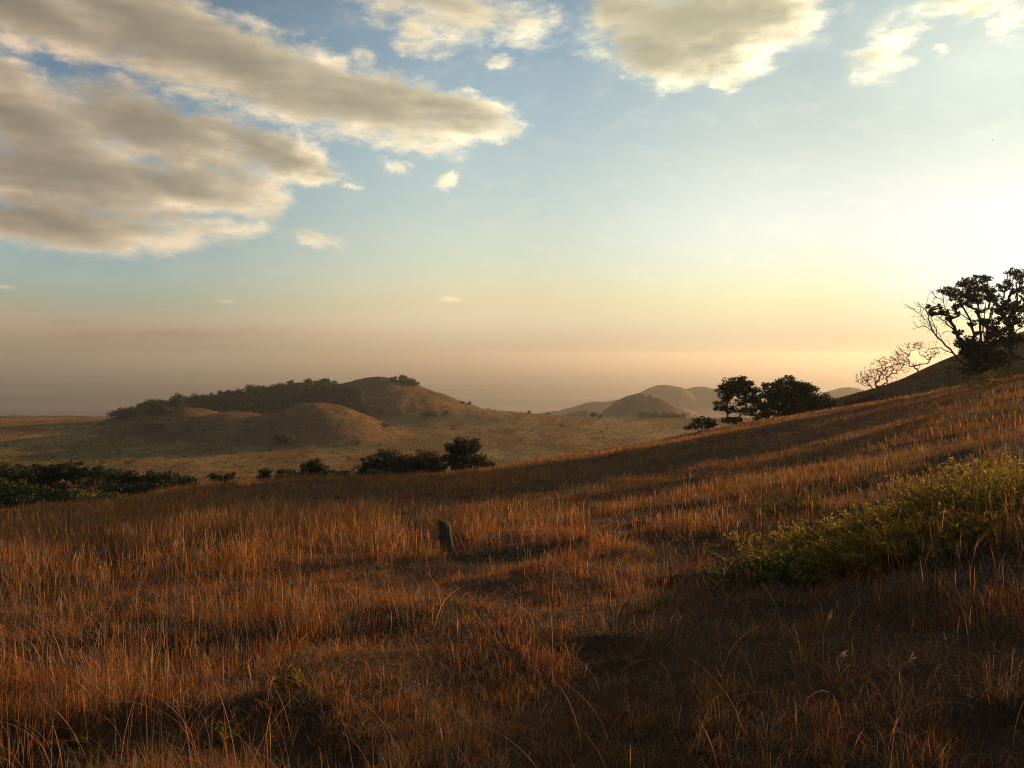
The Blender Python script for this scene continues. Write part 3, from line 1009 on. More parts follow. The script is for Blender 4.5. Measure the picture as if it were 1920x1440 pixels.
plant("tree", TR, 1892, 90, 0, [(1898, 520, 24, 12), (1914, 508, 15, 8), (1884, 538, 18, 9), (1908, 545, 16, 7), (1876, 582, 18, 10), (1892, 566, 20, 8), (1912, 572, 22, 8), (1872, 604, 26, 10), (1884, 622, 26, 12), (1940, 560, 22, 9), (1935, 520, 20, 9),
                           (1866, 628, 20, 12), (1880, 660, 26, 16), (1900, 668, 18, 10), (1895, 640, 22, 14), (1868, 690, 18, 12), (1900, 600, 16, 9), (1888, 585, 14, 9)],
      rng, "tall slender tree at the frame's edge beside the large spreading tree", "tree", None, leaf=0.145, per=115, tip=0.045, depth=0.7, trunk=[(0, 0, -0.4), (0.2, 0, 3.0), (0.4, 0.1, 6.5)],
      tw=5, flat=0.3, step=0.8, ragged=8, limbs=[
          ([(1894, 680), (1896, 640), (1899, 600), (1903, 560), (1905, 530)], 0.18, 0.06), ([(1897, 640), (1912, 618), (1932, 606), (1955, 598)], 0.08, 0.03), ([(1897, 655), (1918, 640), (1945, 632)], 0.07, 0.025),
          ([(1899, 600), (1915, 585), (1932, 560), (1945, 545)], 0.08, 0.03), ([(1898, 620), (1886, 600), (1876, 585)], 0.08, 0.03), ([(1903, 560), (1914, 535), (1920, 512)], 0.07, 0.03)])
plant("bare_shrub", ("stems", "foliage"), 1644, skyline(1644), 0, [(1628, 700, 22, 16), (1645, 688, 24, 18), (1662, 680, 22, 16), (1668, 694, 24, 16), (1650, 705, 26, 16), (1632, 714, 18, 12), (1680, 672, 18, 14), (1620, 708, 14, 12), (1692, 688, 18, 12)],
      rng, "leafless twiggy shrub lowest on the skyline slope", "shrub", None, leaf=0.16, per=3.0, pal=BROWN, tip=0.034, trunk=[(0, 0, -0.3), (0, 0, 0.6)], tw=5, step=0.6, fine=30)
plant("bare_shrub", ("stems", "foliage"), 1722, skyline(1722), 0, [(1697, 655, 18, 13), (1686, 664, 16, 11), (1712, 650, 16, 9), (1700, 672, 20, 11), (1725, 645, 12, 5), (1735, 668, 12, 6), (1715, 682, 14, 7), (1750, 660, 10, 5)],
      rng, "bare arching thorn bush between the leafless shrub and the large tree", "shrub", None, leaf=0.14, per=2.0, pal=BROWN, tip=0.034, trunk=[(0, 0, -0.3), (-0.3, 0, 0.6)], tw=5, step=0.6, wander=0.16, fine=24)

# --- the dark group on the crest
plant("tree", TR, 1388, 112, 0, [(1372, 722, 24, 9), (1392, 718, 20, 8), (1406, 728, 16, 8), (1355, 733, 14, 8), (1350, 758, 13, 8), (1345, 766, 9, 6), (1398, 745, 20, 9), (1372, 738, 16, 8), (1418, 742, 16, 8), (1378, 770, 14, 8), (1362, 748, 10, 6), (1410, 765, 14, 8), (1358, 786, 12, 6), (1400, 772, 16, 8), (1425, 762, 14, 9), (1376, 786, 16, 7), (1388, 756, 14, 7), (1422, 782, 14, 8), (1365, 765, 12, 7), (1380, 714, 26, 8), (1362, 725, 18, 9), (1400, 735, 24, 10), (1385, 732, 26, 10), (1360, 744, 16, 8), (1410, 750, 18, 9)],
      rng, "open branched umbrella tree at the near end of the dark tree group on the crest", "tree", None, leaf=0.15, per=100, tip=0.04, depth=0.8, trunk=[(0, 0, -0.4), (0.05, 0, 1.0), (0.0, 0, 1.6)], tw=4, flat=0.3, step=0.6, ragged=3)
plant("tree", TR, 1462, 114, 0, [(1440, 738, 20, 11), (1455, 725, 18, 9), (1477, 716, 24, 10), (1500, 722, 20, 9), (1515, 731, 16, 9), (1470, 740, 30, 14), (1500, 745, 30, 15), (1450, 757, 24, 13), (1480, 762, 30, 14), (1510, 762, 24, 11), (1432, 760, 16, 12), (1462, 775, 24, 10), (1488, 730, 34, 14), (1460, 742, 30, 14), (1515, 748, 26, 14), (1490, 770, 30, 12), (1440, 775, 16, 10)],
      rng, "broad dense dark tree in the middle of the crest group", "tree", None, leaf=0.15, per=135, tip=0.035, depth=0.9, tw=3, step=0.6, ragged=3)
plant("bush", BU, 1540, 115, 0, [(1528, 742, 20, 10), (1548, 745, 18, 9), (1560, 752, 14, 8), (1540, 758, 24, 10), (1522, 758, 18, 10), (1562, 762, 10, 6)],
      rng, "dark spiky bush at the uphill end of the crest tree group", "bush", None, leaf=0.19, per=75, tip=0.03, depth=0.9, tw=6)
plant("bush", BU, 1312, 104, 0, [(1300, 797, 16, 6), (1318, 790, 20, 8), (1334, 792, 14, 8), (1288, 803, 10, 4), (1326, 800, 18, 6)],
      rng, "low dark bush on the crest just below the umbrella tree", "bush", None, leaf=0.17, per=80, tip=0.02)

# --- bushes beyond the crest in the middle
plant("tree", TR, 870, 88, 0, [(868, 830, 18, 12), (850, 845, 18, 13), (886, 842, 18, 13), (868, 852, 28, 15), (845, 865, 14, 13), (895, 862, 16, 13), (870, 872, 28, 14), (905, 872, 9, 9)],
      rng, "rounded very dark green tree standing above the bushes beyond the crest", "tree", None, leaf=0.16, per=110, tip=0.03, depth=0.9, ragged=3)
MID = [("olive bush right against the rounded dark tree's downhill side", 912, 90, [(910, 866, 10, 7), (925, 869, 9, 5), (918, 874, 14, 6)], OLIVE),
       ("brownish bush joining the rounded dark tree on its other side", 812, 90, [(805, 858, 20, 11), (825, 862, 16, 10), (815, 872, 22, 10)], BROWN),
       ("reddish brown thinly leaved bush in the middle of the clump beyond the crest", 770, 91, [(760, 862, 22, 10), (785, 858, 20, 12), (770, 874, 30, 10)], BROWN),
       ("grey green domed bush behind the brownish bushes", 728, 96, [(720, 852, 20, 9), (740, 850, 22, 10), (730, 862, 28, 10)], OLIVE),
       ("dark domed bush at the lower end of the clump beyond the crest", 692, 90, [(685, 868, 18, 10), (702, 864, 18, 11), (694, 878, 26, 9)], DARK),
       ("low bluish green bush fringing the clump's foot", 735, 84, [(700, 884, 14, 5), (730, 882, 18, 6), (758, 882, 16, 6)], DARK),
       ("bright green bush poking up between brownish bushes", 798, 96, [(795, 848, 14, 7), (812, 850, 12, 7)], GREEN * 0.6),
       ("dark green spreading bush alone beside the lit crest grass", 588, 88, [(575, 876, 15, 9), (592, 868, 14, 9), (604, 876, 14, 9), (588, 884, 22, 7)], DARK),
       ("thin brown leafed bush between the spreading bush and the clump", 630, 88, [(620, 886, 14, 5), (640, 887, 16, 4)], BROWN),
       ("small olive bush behind the lit crest grass", 535, 86, [(528, 886, 12, 6), (546, 887, 12, 5)], OLIVE),
       ("small round dark bush by itself on the lit crest", 494, 84, [(494, 886, 10, 7), (494, 892, 12, 5)], DARK),
       ("low green scrub where the lit crest strip begins", 420, 84, [(405, 893, 16, 4), (430, 891, 12, 4)], OLIVE)]
for lab, px, Y, spec, pal in MID:
    plant("bush", BU, px, Y, 0, spec, rng, lab, "bush", "bushes beyond the crest", leaf=0.15, per=95, pal=pal, tip=0.02, depth=0.9, fill=True, ragged=2)

# --- thicket beyond the crest at the left
LEFT = [("olive green bush cut by the frame's edge at the thicket's top", 15, 84, [(8, 882, 24, 12), (30, 886, 22, 12)], OLIVE),
        ("tall dark bush second along the thicket's top edge", 62, 86, [(50, 880, 22, 11), (75, 884, 22, 12)], DARK),
        ("highest dark green bush of the left thicket", 118, 88, [(105, 876, 24, 9), (130, 874, 22, 9), (118, 886, 32, 10)], DARK),
        ("dark green bush behind the leafless brown bush", 165, 88, [(152, 882, 18, 8), (180, 886, 20, 9)], DARK),
        ("broad green bush just past the leafless brown bush", 215, 86, [(200, 888, 20, 9), (228, 890, 22, 10)], OLIVE),
        ("dark bush in the thicket's middle with ragged top", 265, 86, [(252, 894, 20, 9), (280, 892, 20, 10)], DARK),
        ("dark rounded bush near the thicket's tapering end", 312, 84, [(300, 896, 18, 9), (325, 892, 18, 9)], DARK),
        ("last rounded bush at the thicket's tapering end", 350, 82, [(342, 898, 16, 8), (360, 900, 12, 6)], OLIVE),
        ("yellow green leafy bush in the thicket's front corner", 25, 76, [(10, 912, 24, 12), (40, 918, 22, 12), (20, 932, 34, 12)], OLIVE),
        ("pale olive bush in the thicket's front row", 90, 77, [(75, 922, 24, 12), (105, 928, 22, 11)], OLIVE),
        ("yellowish thin bush beside the leafless brown bush", 128, 80, [(118, 908, 18, 10), (138, 914, 18, 10)], BROWN * 1.1),
        ("leafless brown domed bush in the left thicket", 172, 79, [(160, 904, 18, 11), (185, 906, 18, 11), (172, 918, 26, 10)], None),
        ("green bush low in the thicket's front row", 222, 77, [(208, 914, 20, 10), (238, 916, 20, 9)], DARK),
        ("low dark bush where the thicket meets the lit grass", 282, 78, [(268, 912, 20, 8), (298, 910, 20, 7)], DARK),
        ("dark bush at the thicket's foot by the frame's edge", 62, 66, [(45, 935, 24, 10), (78, 938, 22, 9)], DARK),
        ("olive bush at the thicket's foot below the leafless brown bush", 150, 67, [(132, 932, 22, 9), (165, 932, 22, 10)], OLIVE),
        ("low green bush ending the thicket's foot", 215, 68, [(200, 930, 20, 7), (228, 927, 16, 6)], OLIVE)]
for lab, px, Y, spec, pal in LEFT:
    if pal is None:
        plant("bare_shrub", ("stems", "foliage"), px, Y, 0, spec, rng, lab, "shrub", None, leaf=0.12, per=22, pal=BROWN * 1.2, tip=0.018, tw=26)
    else:
        plant("bush", BU, px, Y, 0, spec, rng, lab, "bush", "bushes of the left thicket", leaf=0.16, per=85, pal=pal, tip=0.02, depth=1.0, fill=True, ragged=2)

# --- trees up the slope beyond the frame, whose shadows lie across the grass
for (x, y, h, lab) in [(67.5, 92, 11.5, "first tall shade tree past the slender edge tree outside the frame"), (72, 98, 12, "second tall shade tree past the slender edge tree outside the frame"), (77, 104, 12, "third tall shade tree past the slender edge tree outside the frame"),
                       (82, 110, 12, "fourth tall shade tree past the slender edge tree outside the frame"), (76, 90, 12, "fifth tall shade tree past the slender edge tree outside the frame"), (86, 101, 12.5, "sixth tall shade tree past the slender edge tree outside the frame"),
                       (45, 55, 5.8, "nearest low shade tree up from the green bank"), (53, 68, 6.2, "second low shade tree up from the green bank")]:
    z0 = gz(x, y)
    m = y / F
    sp = []
    for _ in range(16):
        a = rng.normal(0, 1, 2)
        sp.append(((x + a[0] * 0.2 * h) / m + HX, HY - (z0 + h * (0.70 + 0.17 * a[1])) / m, 0.16 * h / m, 0.12 * h / m, rng.normal(0, 0.2 * h) / m))
    plant("tree", TR, 0, y, 0, sp, rng, lab, "tree", None, leaf=0.26, per=26, tip=0.035, base=(x, y))


# --- far trees and shrubs, built once per kind and copied
def far_kind(name, seed, h, w, n, pal, leaf, per, parts, bare=False):
    r2 = np.random.default_rng(seed)
    cl = []
    for _ in range(n):
        a, q = r2.random() * 6.28, math.sqrt(r2.random())
        top = 1 - 0.45 * q * q
        cl.append((math.cos(a) * q * w * 0.36, math.sin(a) * q * w * 0.36, h * (0.22 + 0.56 * r2.random() * top + 0.06), w * 0.22, w * 0.22, h * 0.17))
    E, nd = skeleton([(0, 0, -0.6), (0, 0, h * 0.2)], cl, 0.05 * h / 8, r2, 0.1, h * 0.12)
    E += twigs(nd, cl, r2, 4 if bare else 2, 0.035 * h / 8)
    V, Q = tubes(E, 4)
    a = mesh_from(parts[0], V, Q, None, M_BARK)
    V, Q, C = leaves(cl, per, leaf, r2, pal)
    return a, mesh_from(parts[1], V, Q, None, M_LEAF, C), h


KINDS = {"dense": [far_kind("t", 100 + i, 8, 8.5, 11, DARK * np.array([1.2, 1.55, 1.3]), 0.50, 7.5, TR) for i in range(4)],
         "olive": [far_kind("t", 120 + i, 7, 8, 9, OLIVE * np.array([1.1, 1.25, 1.1]), 0.45, 7, TR) for i in range(3)],
         "flat": [far_kind("t", 140 + i, 5.5, 7.5, 8, DARK * 1.3, 0.40, 6, TR) for i in range(3)],
         "shrub": [far_kind("b", 160 + i, 3.2, 4.6, 7, OLIVE * 0.8, 0.28, 12, BU) for i in range(3)],
         "thin": [far_kind("b", 180 + i, 5, 4.5, 7, BROWN, 0.25, 5, TR, True) for i in range(2)]}


def far_plant(kind, x, y, size, label, cat, group, r3):
    a, b, h = KINDS[kind][r3.integers(0, len(KINDS[kind]))]
    nm = "bush" if kind == "shrub" else "tree"
    e = empty(nm, (x, y, gz(x, y) - 0.15 - 0.16 * h * size), label, cat, group, r3.random() * 6.28, size)
    k = BU if kind == "shrub" else TR
    obj(k[0], a, e)
    obj(k[1], b, e)
    return e


r3 = np.random.default_rng(77)


def in_poly(px, py, poly):
    c = False
    j = len(poly) - 1
    for i in range(len(poly)):
        xi, yi = poly[i]
        xj, yj = poly[j]
        if (yi > py) != (yj > py) and px < (xj - xi) * (py - yi) / (yj - yi) + xi:
            c = not c
        j = i
    return c


def wood(poly, count, y0, y1, label, group, kinds=("dense", "dense", "olive"), size=(0.9, 2.0), gap=6.5, cat="tree"):
    pts, n, tries = [], 0, 0
    xs, ys = [p[0] for p in poly], [p[1] for p in poly]
    while n < count and tries < count * 30:
        tries += 1
        px, py = xs and (min(xs) + r3.random() * (max(xs) - min(xs))), min(ys) + r3.random() * (max(ys) - min(ys))
        if not in_poly(px, py, poly):
            continue
        x, y = hit(px, py, y0, y1)
        if y >= y1 - 2 or any((x - a) ** 2 + (y - b) ** 2 < gap * gap for a, b in pts):
            continue
        pts.append((x, y))
        far_plant(kinds[r3.integers(0, len(kinds))], x, y, size[0] + (size[1] - size[0]) * r3.random(), label, cat, group, r3)
        n += 1


wood([(214, 783), (232, 768), (290, 757), (346, 753), (346, 764), (300, 776), (235, 790)], 80, 540, 860, "dark green tree of the wood on the hill's lower shoulder", "wood on the hill's lower shoulder")
wood([(360, 768), (362, 754), (450, 742), (520, 733), (590, 724), (650, 726), (668, 742), (690, 778), (640, 775), (600, 755), (540, 762), (510, 776), (430, 770)], 120, 650, 880, "dark green tree of the wood below the hill's long ridge", "wood below the hill's long ridge")
wood([(360, 752), (450, 734), (520, 728), (520, 734), (450, 741), (362, 758)], 16, 660, 900, "tree standing out on the ridge line above the hill's wood", "ridge trees", ("dense", "flat"), (0.7, 1.1), 8)
for px, lab in [(545, "bushy crowned tree on the ridge before the tallest ridge tree"), (578, "tallest spreading tree on the hill's ridge line"), (600, "lower flat topped tree behind the tallest ridge tree"), (622, "small lone tree on the ridge's bare stretch")]:
    x = (px - HX) / F * 790
    far_plant("dense" if px < 590 else "flat", x, 790, {545: 0.95, 578: 1.15, 600: 0.8, 622: 0.5}[px], lab, "tree", None, r3)
wood([(732, 714), (772, 716), (778, 724), (735, 720)], 9, 680, 800, "tree of the dark grove crowning the hill's bare peak", "grove on the peak", ("dense",), (0.9, 1.25), 4.0)
wood([(1204, 785), (1276, 785), (1278, 789), (1204, 789)], 16, 760, 1060, "tree of the dark grove at the conical hill's foot", "grove at the conical hill's foot", ("dense",), (1.0, 1.35), 5.0)

SCRUB = dict(kinds=("shrub",), cat="bush", gap=6.0)
wood([(300, 790), (345, 775), (440, 780), (590, 768), (690, 802), (640, 835), (480, 838), (330, 825)], 34, 430, 620, "small scrub bush dotted over the front hill's bare flanks", "scrub on the front hill", size=(0.35, 0.8), **SCRUB)
wood([(715, 722), (780, 742), (855, 765), (760, 782), (700, 776)], 16, 640, 800, "small scrub bush dotted over the peak's bare flank", "scrub on the peak", size=(0.4, 0.8), **SCRUB)
wood([(20, 835), (250, 845), (700, 842), (900, 785), (1120, 786), (1250, 800), (1000, 842), (750, 860), (400, 880), (20, 868)], 90, 380, 760, "small scrub bush dotted over the valley grassland", "scrub on the valley floor", size=(0.3, 0.8), **SCRUB)
wood([(1135, 778), (1180, 755), (1230, 748), (1290, 765), (1320, 782), (1240, 772)], 26, 980, 1200, "small scrub bush dotted over the conical hazy hill", "scrub on the conical hill", size=(0.7, 1.4), **SCRUB)

SPOTS = [  # photo column, row of the foot, size factor, kind, label
    (282, 806, 0.95, "olive", "round pale green tree low on the hill's shaded flank"), (296, 804, 0.8, "olive", "smaller pale green tree against its larger neighbour on the shaded flank"),
    (522, 832, 0.95, "dense", "darkest tree of the clump at the front hill's foot"), (540, 832, 0.9, "olive", "light edged tree of the clump at the front hill's foot"), (562, 818, 0.55, "olive", "small round tree just above the front hill's foot clump"),
    (723, 800, 0.55, "dense", "dark bush tree beyond the front hill's tail"), (745, 808, 0.6, "thin", "brown thin tree in front of the dark bush tree"), (752, 807, 0.5, "thin", "second thin brown tree touching the first past the front hill's tail"),
    (800, 780, 0.8, "dense", "dark tree at the peak's lit foot"), (812, 781, 0.75, "dense", "dark tree squeezed in the row at the peak's foot"), (835, 781, 0.65, "olive", "olive tree ending the row at the peak's foot"), (718, 776, 0.8, "olive", "pale tree in the shaded hollow under the peak"),
    (850, 806, 0.4, "flat", "tiny tree on the open grass past the front hill"), (868, 757, 0.6, "flat", "flat topped tree where the peak's slope meets the plateau edge"), (880, 760, 0.5, "olive", "low tree just behind the flat topped edge tree"),
    (916, 765, 0.5, "shrub", "low bush on the plateau edge past the peak"), (928, 765, 0.4, "shrub", "small bush trailing the low edge bush"), (992, 768, 0.55, "flat", "single umbrella tree on the plateau skyline"), (1027, 775, 0.5, "flat", "small stalked tree further down the plateau skyline"),
    (1097, 780, 0.35, "shrub", "flat dark shrub on the plateau's far edge"), (1114, 784, 0.75, "dense", "dark tree before the conical hill's low shoulder"), (1126, 786, 0.55, "olive", "smaller tree leaning on the dark tree before the conical hill"),
    (1054, 802, 0.55, "flat", "dark lone tree in the middle of the open valley"), (1127, 812, 0.65, "shrub", "round dark bush lowest on the open valley grass"), (1033, 788, 0.4, "thin", "faint thin tree left of a pair on the valley grass"), (1042, 789, 0.4, "thin", "faint thin tree right of a pair on the valley grass"),
    (1036, 798, 0.35, "thin", "small thin tree below the faint pair"), (1001, 797, 0.35, "thin", "small faint tree on the valley grass under the umbrella tree"), (1192, 800, 0.4, "thin", "thin tree near the dark grove's shadow"), (1236, 812, 0.5, "thin", "bare thin tree close to the crest slope"),
    (1202, 788, 0.6, "olive", "outlying tree beside the dark grove"), (12, 838, 0.7, "shrub", "dark bush at the frame's edge on the valley floor"), (672, 834, 0.7, "shrub", "grey bush on the valley grass under the front hill's tail"), (630, 838, 0.5, "shrub", "small grey bush beside the front hill's foot"),
    (712, 836, 0.6, "shrub", "second grey bush out on the valley grass"), (655, 862, 0.5, "thin", "tiny leafless tree on the valley grass above the crest bushes"), (505, 778, 0.7, "shrub", "pale scrub in the saddle of the front hill"), (528, 778, 0.6, "shrub", "pale scrub at the saddle's lit end")]
for px, py, sz, kd, lab in SPOTS:
    x, y = hit(px, py, 380, 1200)
    far_plant(kd, x, y, sz * (1.55 if kd != 'dense' else 1.25), lab, "bush" if kd == "shrub" else "tree", None, r3)


# ------------------------------------------------------------------ green shrubs and plants on the near slope
def leafy_shrub(x, y, rx, ry, h, n, label, pal=GREEN, leaf=0.028, name="shrub", cat="shrub", group=None, seed=0):
    r4 = np.random.default_rng(300 + seed)
    z = gz(x, y) - 0.03
    root = empty(name, (x, y, z), label, cat, group)
    E, V, C = [], [], []
    for i in range(n):
        a, q = r4.random() * 6.28, math.sqrt(r4.random())
        bx, by = math.cos(a) * q * rx, math.sin(a) * q * ry
        hh = h * (0.55 + 0.5 * r4.random()) * (1 - 0.45 * q * q)
        bz = gz(x + bx, y + by) - z - 0.03
        E.append((np.array([0, 0, -0.05]), 0.006, np.array([bx, by, bz - 0.03]), 0.004))
        lean = np.array([bx * 0.35 + r4.normal(0, 0.10), by * 0.35 + r4.normal(0, 0.10), 0])
        p = np.array([bx, by, bz])
        seg = 5
        prev = p
        for k in range(1, seg + 1):
            f = k / seg
            cur = p + np.array([0, 0, hh * f]) + lean * f * f + r4.normal(0, 0.008, 3)
            E.append((prev, 0.004 * (1.1 - f * 0.7), cur, 0.004 * (1.05 - f * 0.7)))
            m = 4 if f < 0.5 else 10
            t = r4.random((m, 1))
            pos = prev + (cur - prev) * t
            d = r4.normal(0, 1, (m, 3))
            d[:, 2] = np.abs(d[:, 2]) * 0.7 + 0.3
            d /= np.linalg.norm(d, axis=1, keepdims=True)
            sd = np.cross(d, r4.normal(0, 1, (m, 3)))
            sd /= np.linalg.norm(sd, axis=1, keepdims=True)
            L = leaf * (0.7 + 0.9 * r4.random((m, 1)))
            w = L * 0.24
            V.append(np.stack([pos, pos + d * L * 0.9 + sd * w, pos + d * L * 2.0, pos + d * L * 0.9 - sd * w], 1).reshape(-1, 3))
            C.append(np.repeat(pal[r4.integers(0, len(pal), m)] * (0.7 + 0.6 * r4.random((m, 1))), 4, 0))
            prev = cur
    tv, tq = tubes(E, 3)
    part("stems", tv, tq, M_BARK, root)
    V = np.concatenate(V)
    part("foliage", V, np.arange(len(V)).reshape(-1, 4), M_SHRUB, root, np.concatenate(C))
    return root


def at(px, py):
    """the spot on the near slope seen at a photo position"""
    Y = np.linspace(2.0, 60, 3000)
    X = (px - HX) / F * Y
    d = -(py - HY) / F * Y - terrain(X, Y)
    i = int(np.argmax(d < 0)) if (d < 0).any() else len(Y) - 1
    return float(X[i]), float(Y[i])


SH = [(1905, 945, 1.0, 0.7, 0.58, 300, "largest yellow green shrub at the frame's edge on the bank", GREEN),
      (1850, 968, 0.8, 0.55, 0.27, 220, "dense green shrub below the largest yellow green shrub", GREEN),
      (1785, 992, 0.7, 0.5, 0.21, 170, "long leaved green shrub between the bank's mounds", GREEN),
      (1715, 1030, 0.65, 0.45, 0.34, 260, "sunlit yellow domed shrub mound on the bank's brow", GREEN * np.array([1.25, 1.0, 0.9])),
      (1630, 1050, 0.6, 0.42, 0.27, 210, "low yellow green shrub sloping off the domed mound", GREEN),
      (1540, 1065, 0.6, 0.45, 0.24, 170, "low green shrub half lit on the bank's lower side", GREEN),
      (1450, 1080, 0.55, 0.4, 0.24, 120, "lowest straggling green shrub fading into the dry grass", OLIVE * 1.3),
      (1470, 960, 0.45, 0.35, 0.32, 60, "thin dull green shrub in the dry grass behind the bank", OLIVE),
      (1640, 985, 0.6, 0.4, 0.30, 70, "sparse leafy shoots standing behind the domed mound", GREEN),
      (1560, 1000, 0.5, 0.35, 0.22, 70, "sunlit olive herbs behind the mound's lower slope", GREEN), (1500, 1030, 0.5, 0.35, 0.20, 70, "sunlit olive herbs at the mound's lower tip", GREEN), (1420, 1020, 0.4, 0.3, 0.18, 40, "scattered olive herbs out in the dry grass before the bank", GREEN)]
for i, (px, py, rx, ry, h, n, lab, pal) in enumerate(SH):
    x, y = at(px, py)
    leafy_shrub(x, y, rx, ry, h, int(n * 0.95), lab, pal * np.array([0.92, 1.0, 0.85]), 0.018, seed=i)
for i, (px, py, h, lab) in enumerate([(545, 1285, 0.20, "small upright green weed among the tussocks"), (432, 1390, 0.13, "low dark green weed at the tall straw's foot"), (152, 1395, 0.10, "tiny green weed in the corner grass")]):
    x, y = at(px, py)
    leafy_shrub(x, y, 0.06, 0.06, h, 9, lab, GREEN * 0.8, 0.016, "weed", "weed", None, 40 + i)
# yellow green brush up by the large tree
for i, (px, Y, sz, lab) in enumerate([(1905, 62, 1.0, "yellow green brush below the tall slender tree"), (1862, 64, 0.8, "yellow green brush in front of the large tree's trunk"), (1828, 66, 0.55, "lowest tuft of yellow green brush on the dark slope")]):
    cr = [(px - 18 * sz, 0), (px, -6), (px + 18 * sz, -3), (px + 34 * sz, -2), (px - 30 * sz, 3)]
    x = (px - HX) / F * Y
    zr = HY - gz(x, Y) / Y * F
    plant("brush", BU, px, Y, 0, [(c[0], zr - 17 * sz + c[1], 20 * sz, 11 * sz) for c in cr], rng, lab, "brush", None, leaf=0.10, per=90, pal=GREEN * 0.9, tip=0.012, mat=M_SHRUB)


# ------------------------------------------------------------------ the dark stump, bowed reeds, bird
def wood_material():
    m, N = material("weathered_wood")
    tc = N.new('ShaderNodeTexCoord').outputs['Object']
    mp = N.new('ShaderNodeMapping')
    N.t.links.new(tc, mp.inputs[0])
    mp.inputs['Scale'].default_value = (40, 40, 4)
    n = N.noise(mp.outputs[0], 1.0, 6, 0.7)
    p = N.new('ShaderNodeBsdfPrincipled')
    N.put(p.inputs['Base Color'], N.mix(N.smooth(n, 0.35, 0.65), (0.035, 0.026, 0.02), (0.15, 0.11, 0.08)))
    p.inputs['Roughness'].default_value = 0.9
    bp = N.new('ShaderNodeBump')
    bp.inputs['Strength'].default_value = 0.8
    bp.inputs['Distance'].default_value = 0.02
    N.put(bp.inputs['Height'], n)
    N.t.links.new(bp.outputs[0], p.inputs['Normal'])
    o = N.new('ShaderNodeOutputMaterial')
    N.t.links.new(p.outputs[0], o.inputs[0])
    return m


def stump():
    x, y = at(838, 1034)
    z = gz(x, y) - 0.08
    h, w = 0.52, 0.09
    V, Q = [], []
    n, lv = 12, 7
    r5 = np.random.default_rng(9)
    for k in range(lv):
        f = k / (lv - 1)
        for i in range(n):
            a = i / n * 6.283
            rr = w * (1.15 - 0.2 * f) * (1 + 0.18 * math.sin(3 * a + 1) + r5.normal(0, 0.05))
            top = r5.normal(0, 0.010) if k == lv - 1 else 0
            V.append((math.cos(a) * rr - 0.05 * f, math.sin(a) * rr * 0.8, f * h + top))
    for k in range(lv - 1):
        for i in range(n):
            Q.append((k * n + i, k * n + (i + 1) % n, (k + 1) * n + (i + 1) % n, (k + 1) * n + i))
    tri = [((lv - 1) * n + i, (lv - 1) * n + (i + 1) % n, lv * n) for i in range(n)]
    V.append((-0.05, 0, h - 0.05))
    o = obj("stump", mesh_from("stump", V, Q, tri, wood_material()), None, (x, y, z))
    tag(o, "dark upright stump beside the trodden gap in the straw", "stump")


stump()


def reed(name, px, py, tops, label):
    x, y = at(px, py)
    z = gz(x, y) - 0.03
    m = y / F
    pts = [np.array([0, 0, 0.0])]
    for (a, b) in tops:
        pts.append(np.array([(a - px) * m, 0.02, (py - b) * m + 0.03]))
    E = [(pts[i], 0.006, pts[i + 1], 0.005) for i in range(len(pts) - 1)]
    e = empty(name, (x, y, z), label, "stalk")
    V, Q = tubes(E, 4)
    cc = np.tile(np.array([0.34, 0.19, 0.09]), (len(V), 1))
    part("stem", V, Q, M_GRASS, e, cc)
    r6 = np.random.default_rng(int(px))
    tip = pts[-1]
    dr = (pts[-1] - pts[-2]) / np.linalg.norm(pts[-1] - pts[-2])
    n = 14
    bx = np.repeat(tip[None], n, 0)
    d = dr[None] + r6.normal(0, 0.35, (n, 3))
    L = 0.02 + 0.025 * r6.random((n, 1))
    sd = np.cross(d, r6.normal(0, 1, (n, 3)))
    sd /= np.linalg.norm(sd, axis=1, keepdims=True)
    V = np.stack([bx, bx + d * L * 0.5 + sd * 0.002, bx + d * L, bx + d * L * 0.5 - sd * 0.002], 1).reshape(-1, 3)
    part("seed_head", V, np.arange(len(V)).reshape(-1, 4), M_GRASS, e, np.tile(np.array([0.38, 0.22, 0.10]), (len(V), 1)))


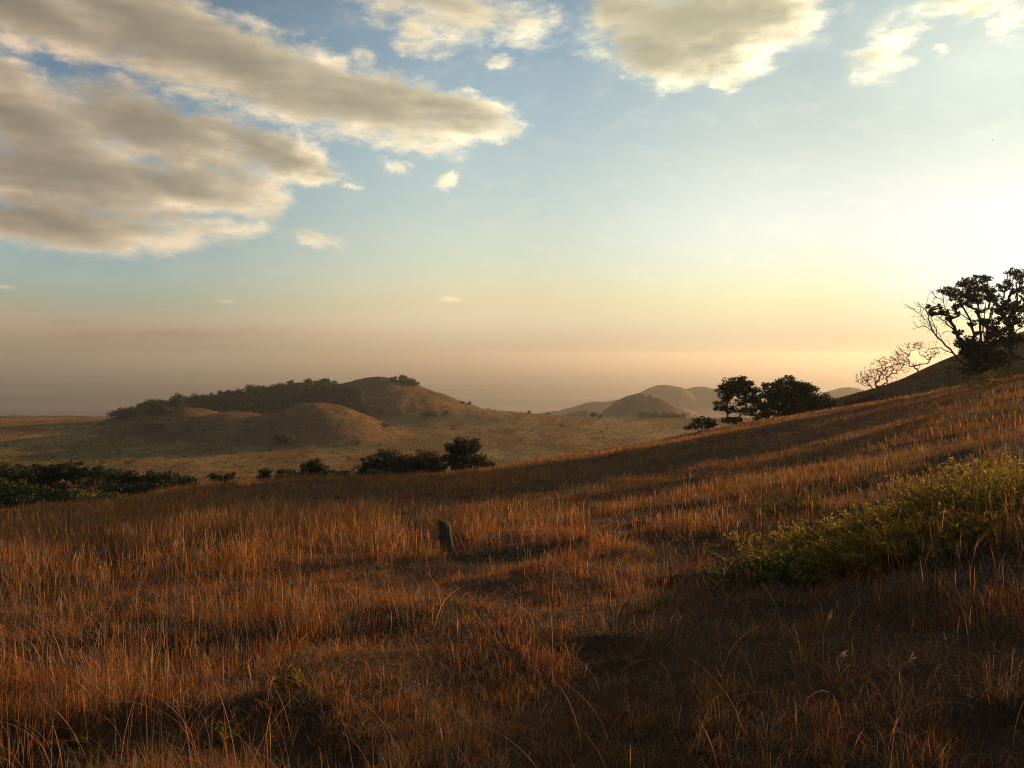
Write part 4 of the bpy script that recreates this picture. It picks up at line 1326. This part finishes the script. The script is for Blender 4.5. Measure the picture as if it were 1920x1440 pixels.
reed("dry_stalk", 1652, 1362, [(1660, 1310), (1675, 1275), (1710, 1242)], "bent reddish stalk with drooping seed head in the shaded grass")
reed("dry_stalk", 1540, 1250, [(1546, 1190), (1556, 1165)], "upright reddish stalk at the shade's edge")
reed("dry_stalk", 1585, 1300, [(1570, 1240), (1578, 1235)], "straight brown stalk near the bent reddish stalk")
reed("dry_stalk", 1320, 1415, [(1312, 1370), (1306, 1362), (1308, 1375)], "hooked pale stalk at the lower grass edge")


def bird():
    V = [(-0.16, 0, 0), (0, 0.05, 0.04), (0.16, 0, 0), (0, -0.05, 0.04), (0, 0, -0.05), (-0.5, 0.02, 0.16), (-0.28, -0.12, 0.10), (0.5, 0.02, 0.16), (0.28, -0.12, 0.10)]
    T = [(0, 1, 4), (1, 2, 4), (2, 3, 4), (3, 0, 4), (0, 3, 1), (1, 3, 2), (0, 6, 5), (1, 0, 5), (0, 3, 6), (2, 7, 8), (1, 7, 2), (2, 8, 3)]
    c = np.tile(np.array([0.03, 0.028, 0.025]), (len(V), 1))
    Y = 260.0
    o = obj("bird", mesh_from("bird", V, None, T, M_BARK, c), None, P(1862, 262, Y))
    tag(o, "tiny dark bird gliding alone in the bright sky", "bird")


bird()


# ------------------------------------------------------------------ haze
def haze():
    x0, y0, z0, x1, y1, z1 = -64000, -64000, -420, 64000, 64000, 36
    V = [(x, y, z) for z in (z0, z1) for y in (y0, y1) for x in (x0, x1)]
    Q = [(0, 2, 3, 1), (4, 5, 7, 6), (0, 1, 5, 4), (2, 6, 7, 3), (0, 4, 6, 2), (1, 3, 7, 5)]
    m, N = material("haze")
    v = N.new('ShaderNodeVolumePrincipled')
    v.inputs['Color'].default_value = (0.90, 0.86, 0.78, 1)
    v.inputs['Density'].default_value = 0.00012
    v.inputs['Anisotropy'].default_value = 0.49
    v.inputs['Density Attribute'].default_value = ""
    v.inputs['Color Attribute'].default_value = ""
    v.inputs['Temperature Attribute'].default_value = ""
    o = N.new('ShaderNodeOutputMaterial')
    N.t.links.new(v.outputs[0], o.inputs['Volume'])
    try:
        m.cycles.homogeneous_volume = True
    except Exception:
        pass
    tag(obj("haze", mesh_from("haze", V, Q, None, m)), "warm evening haze over the valley", None, None, 'stuff')


haze()
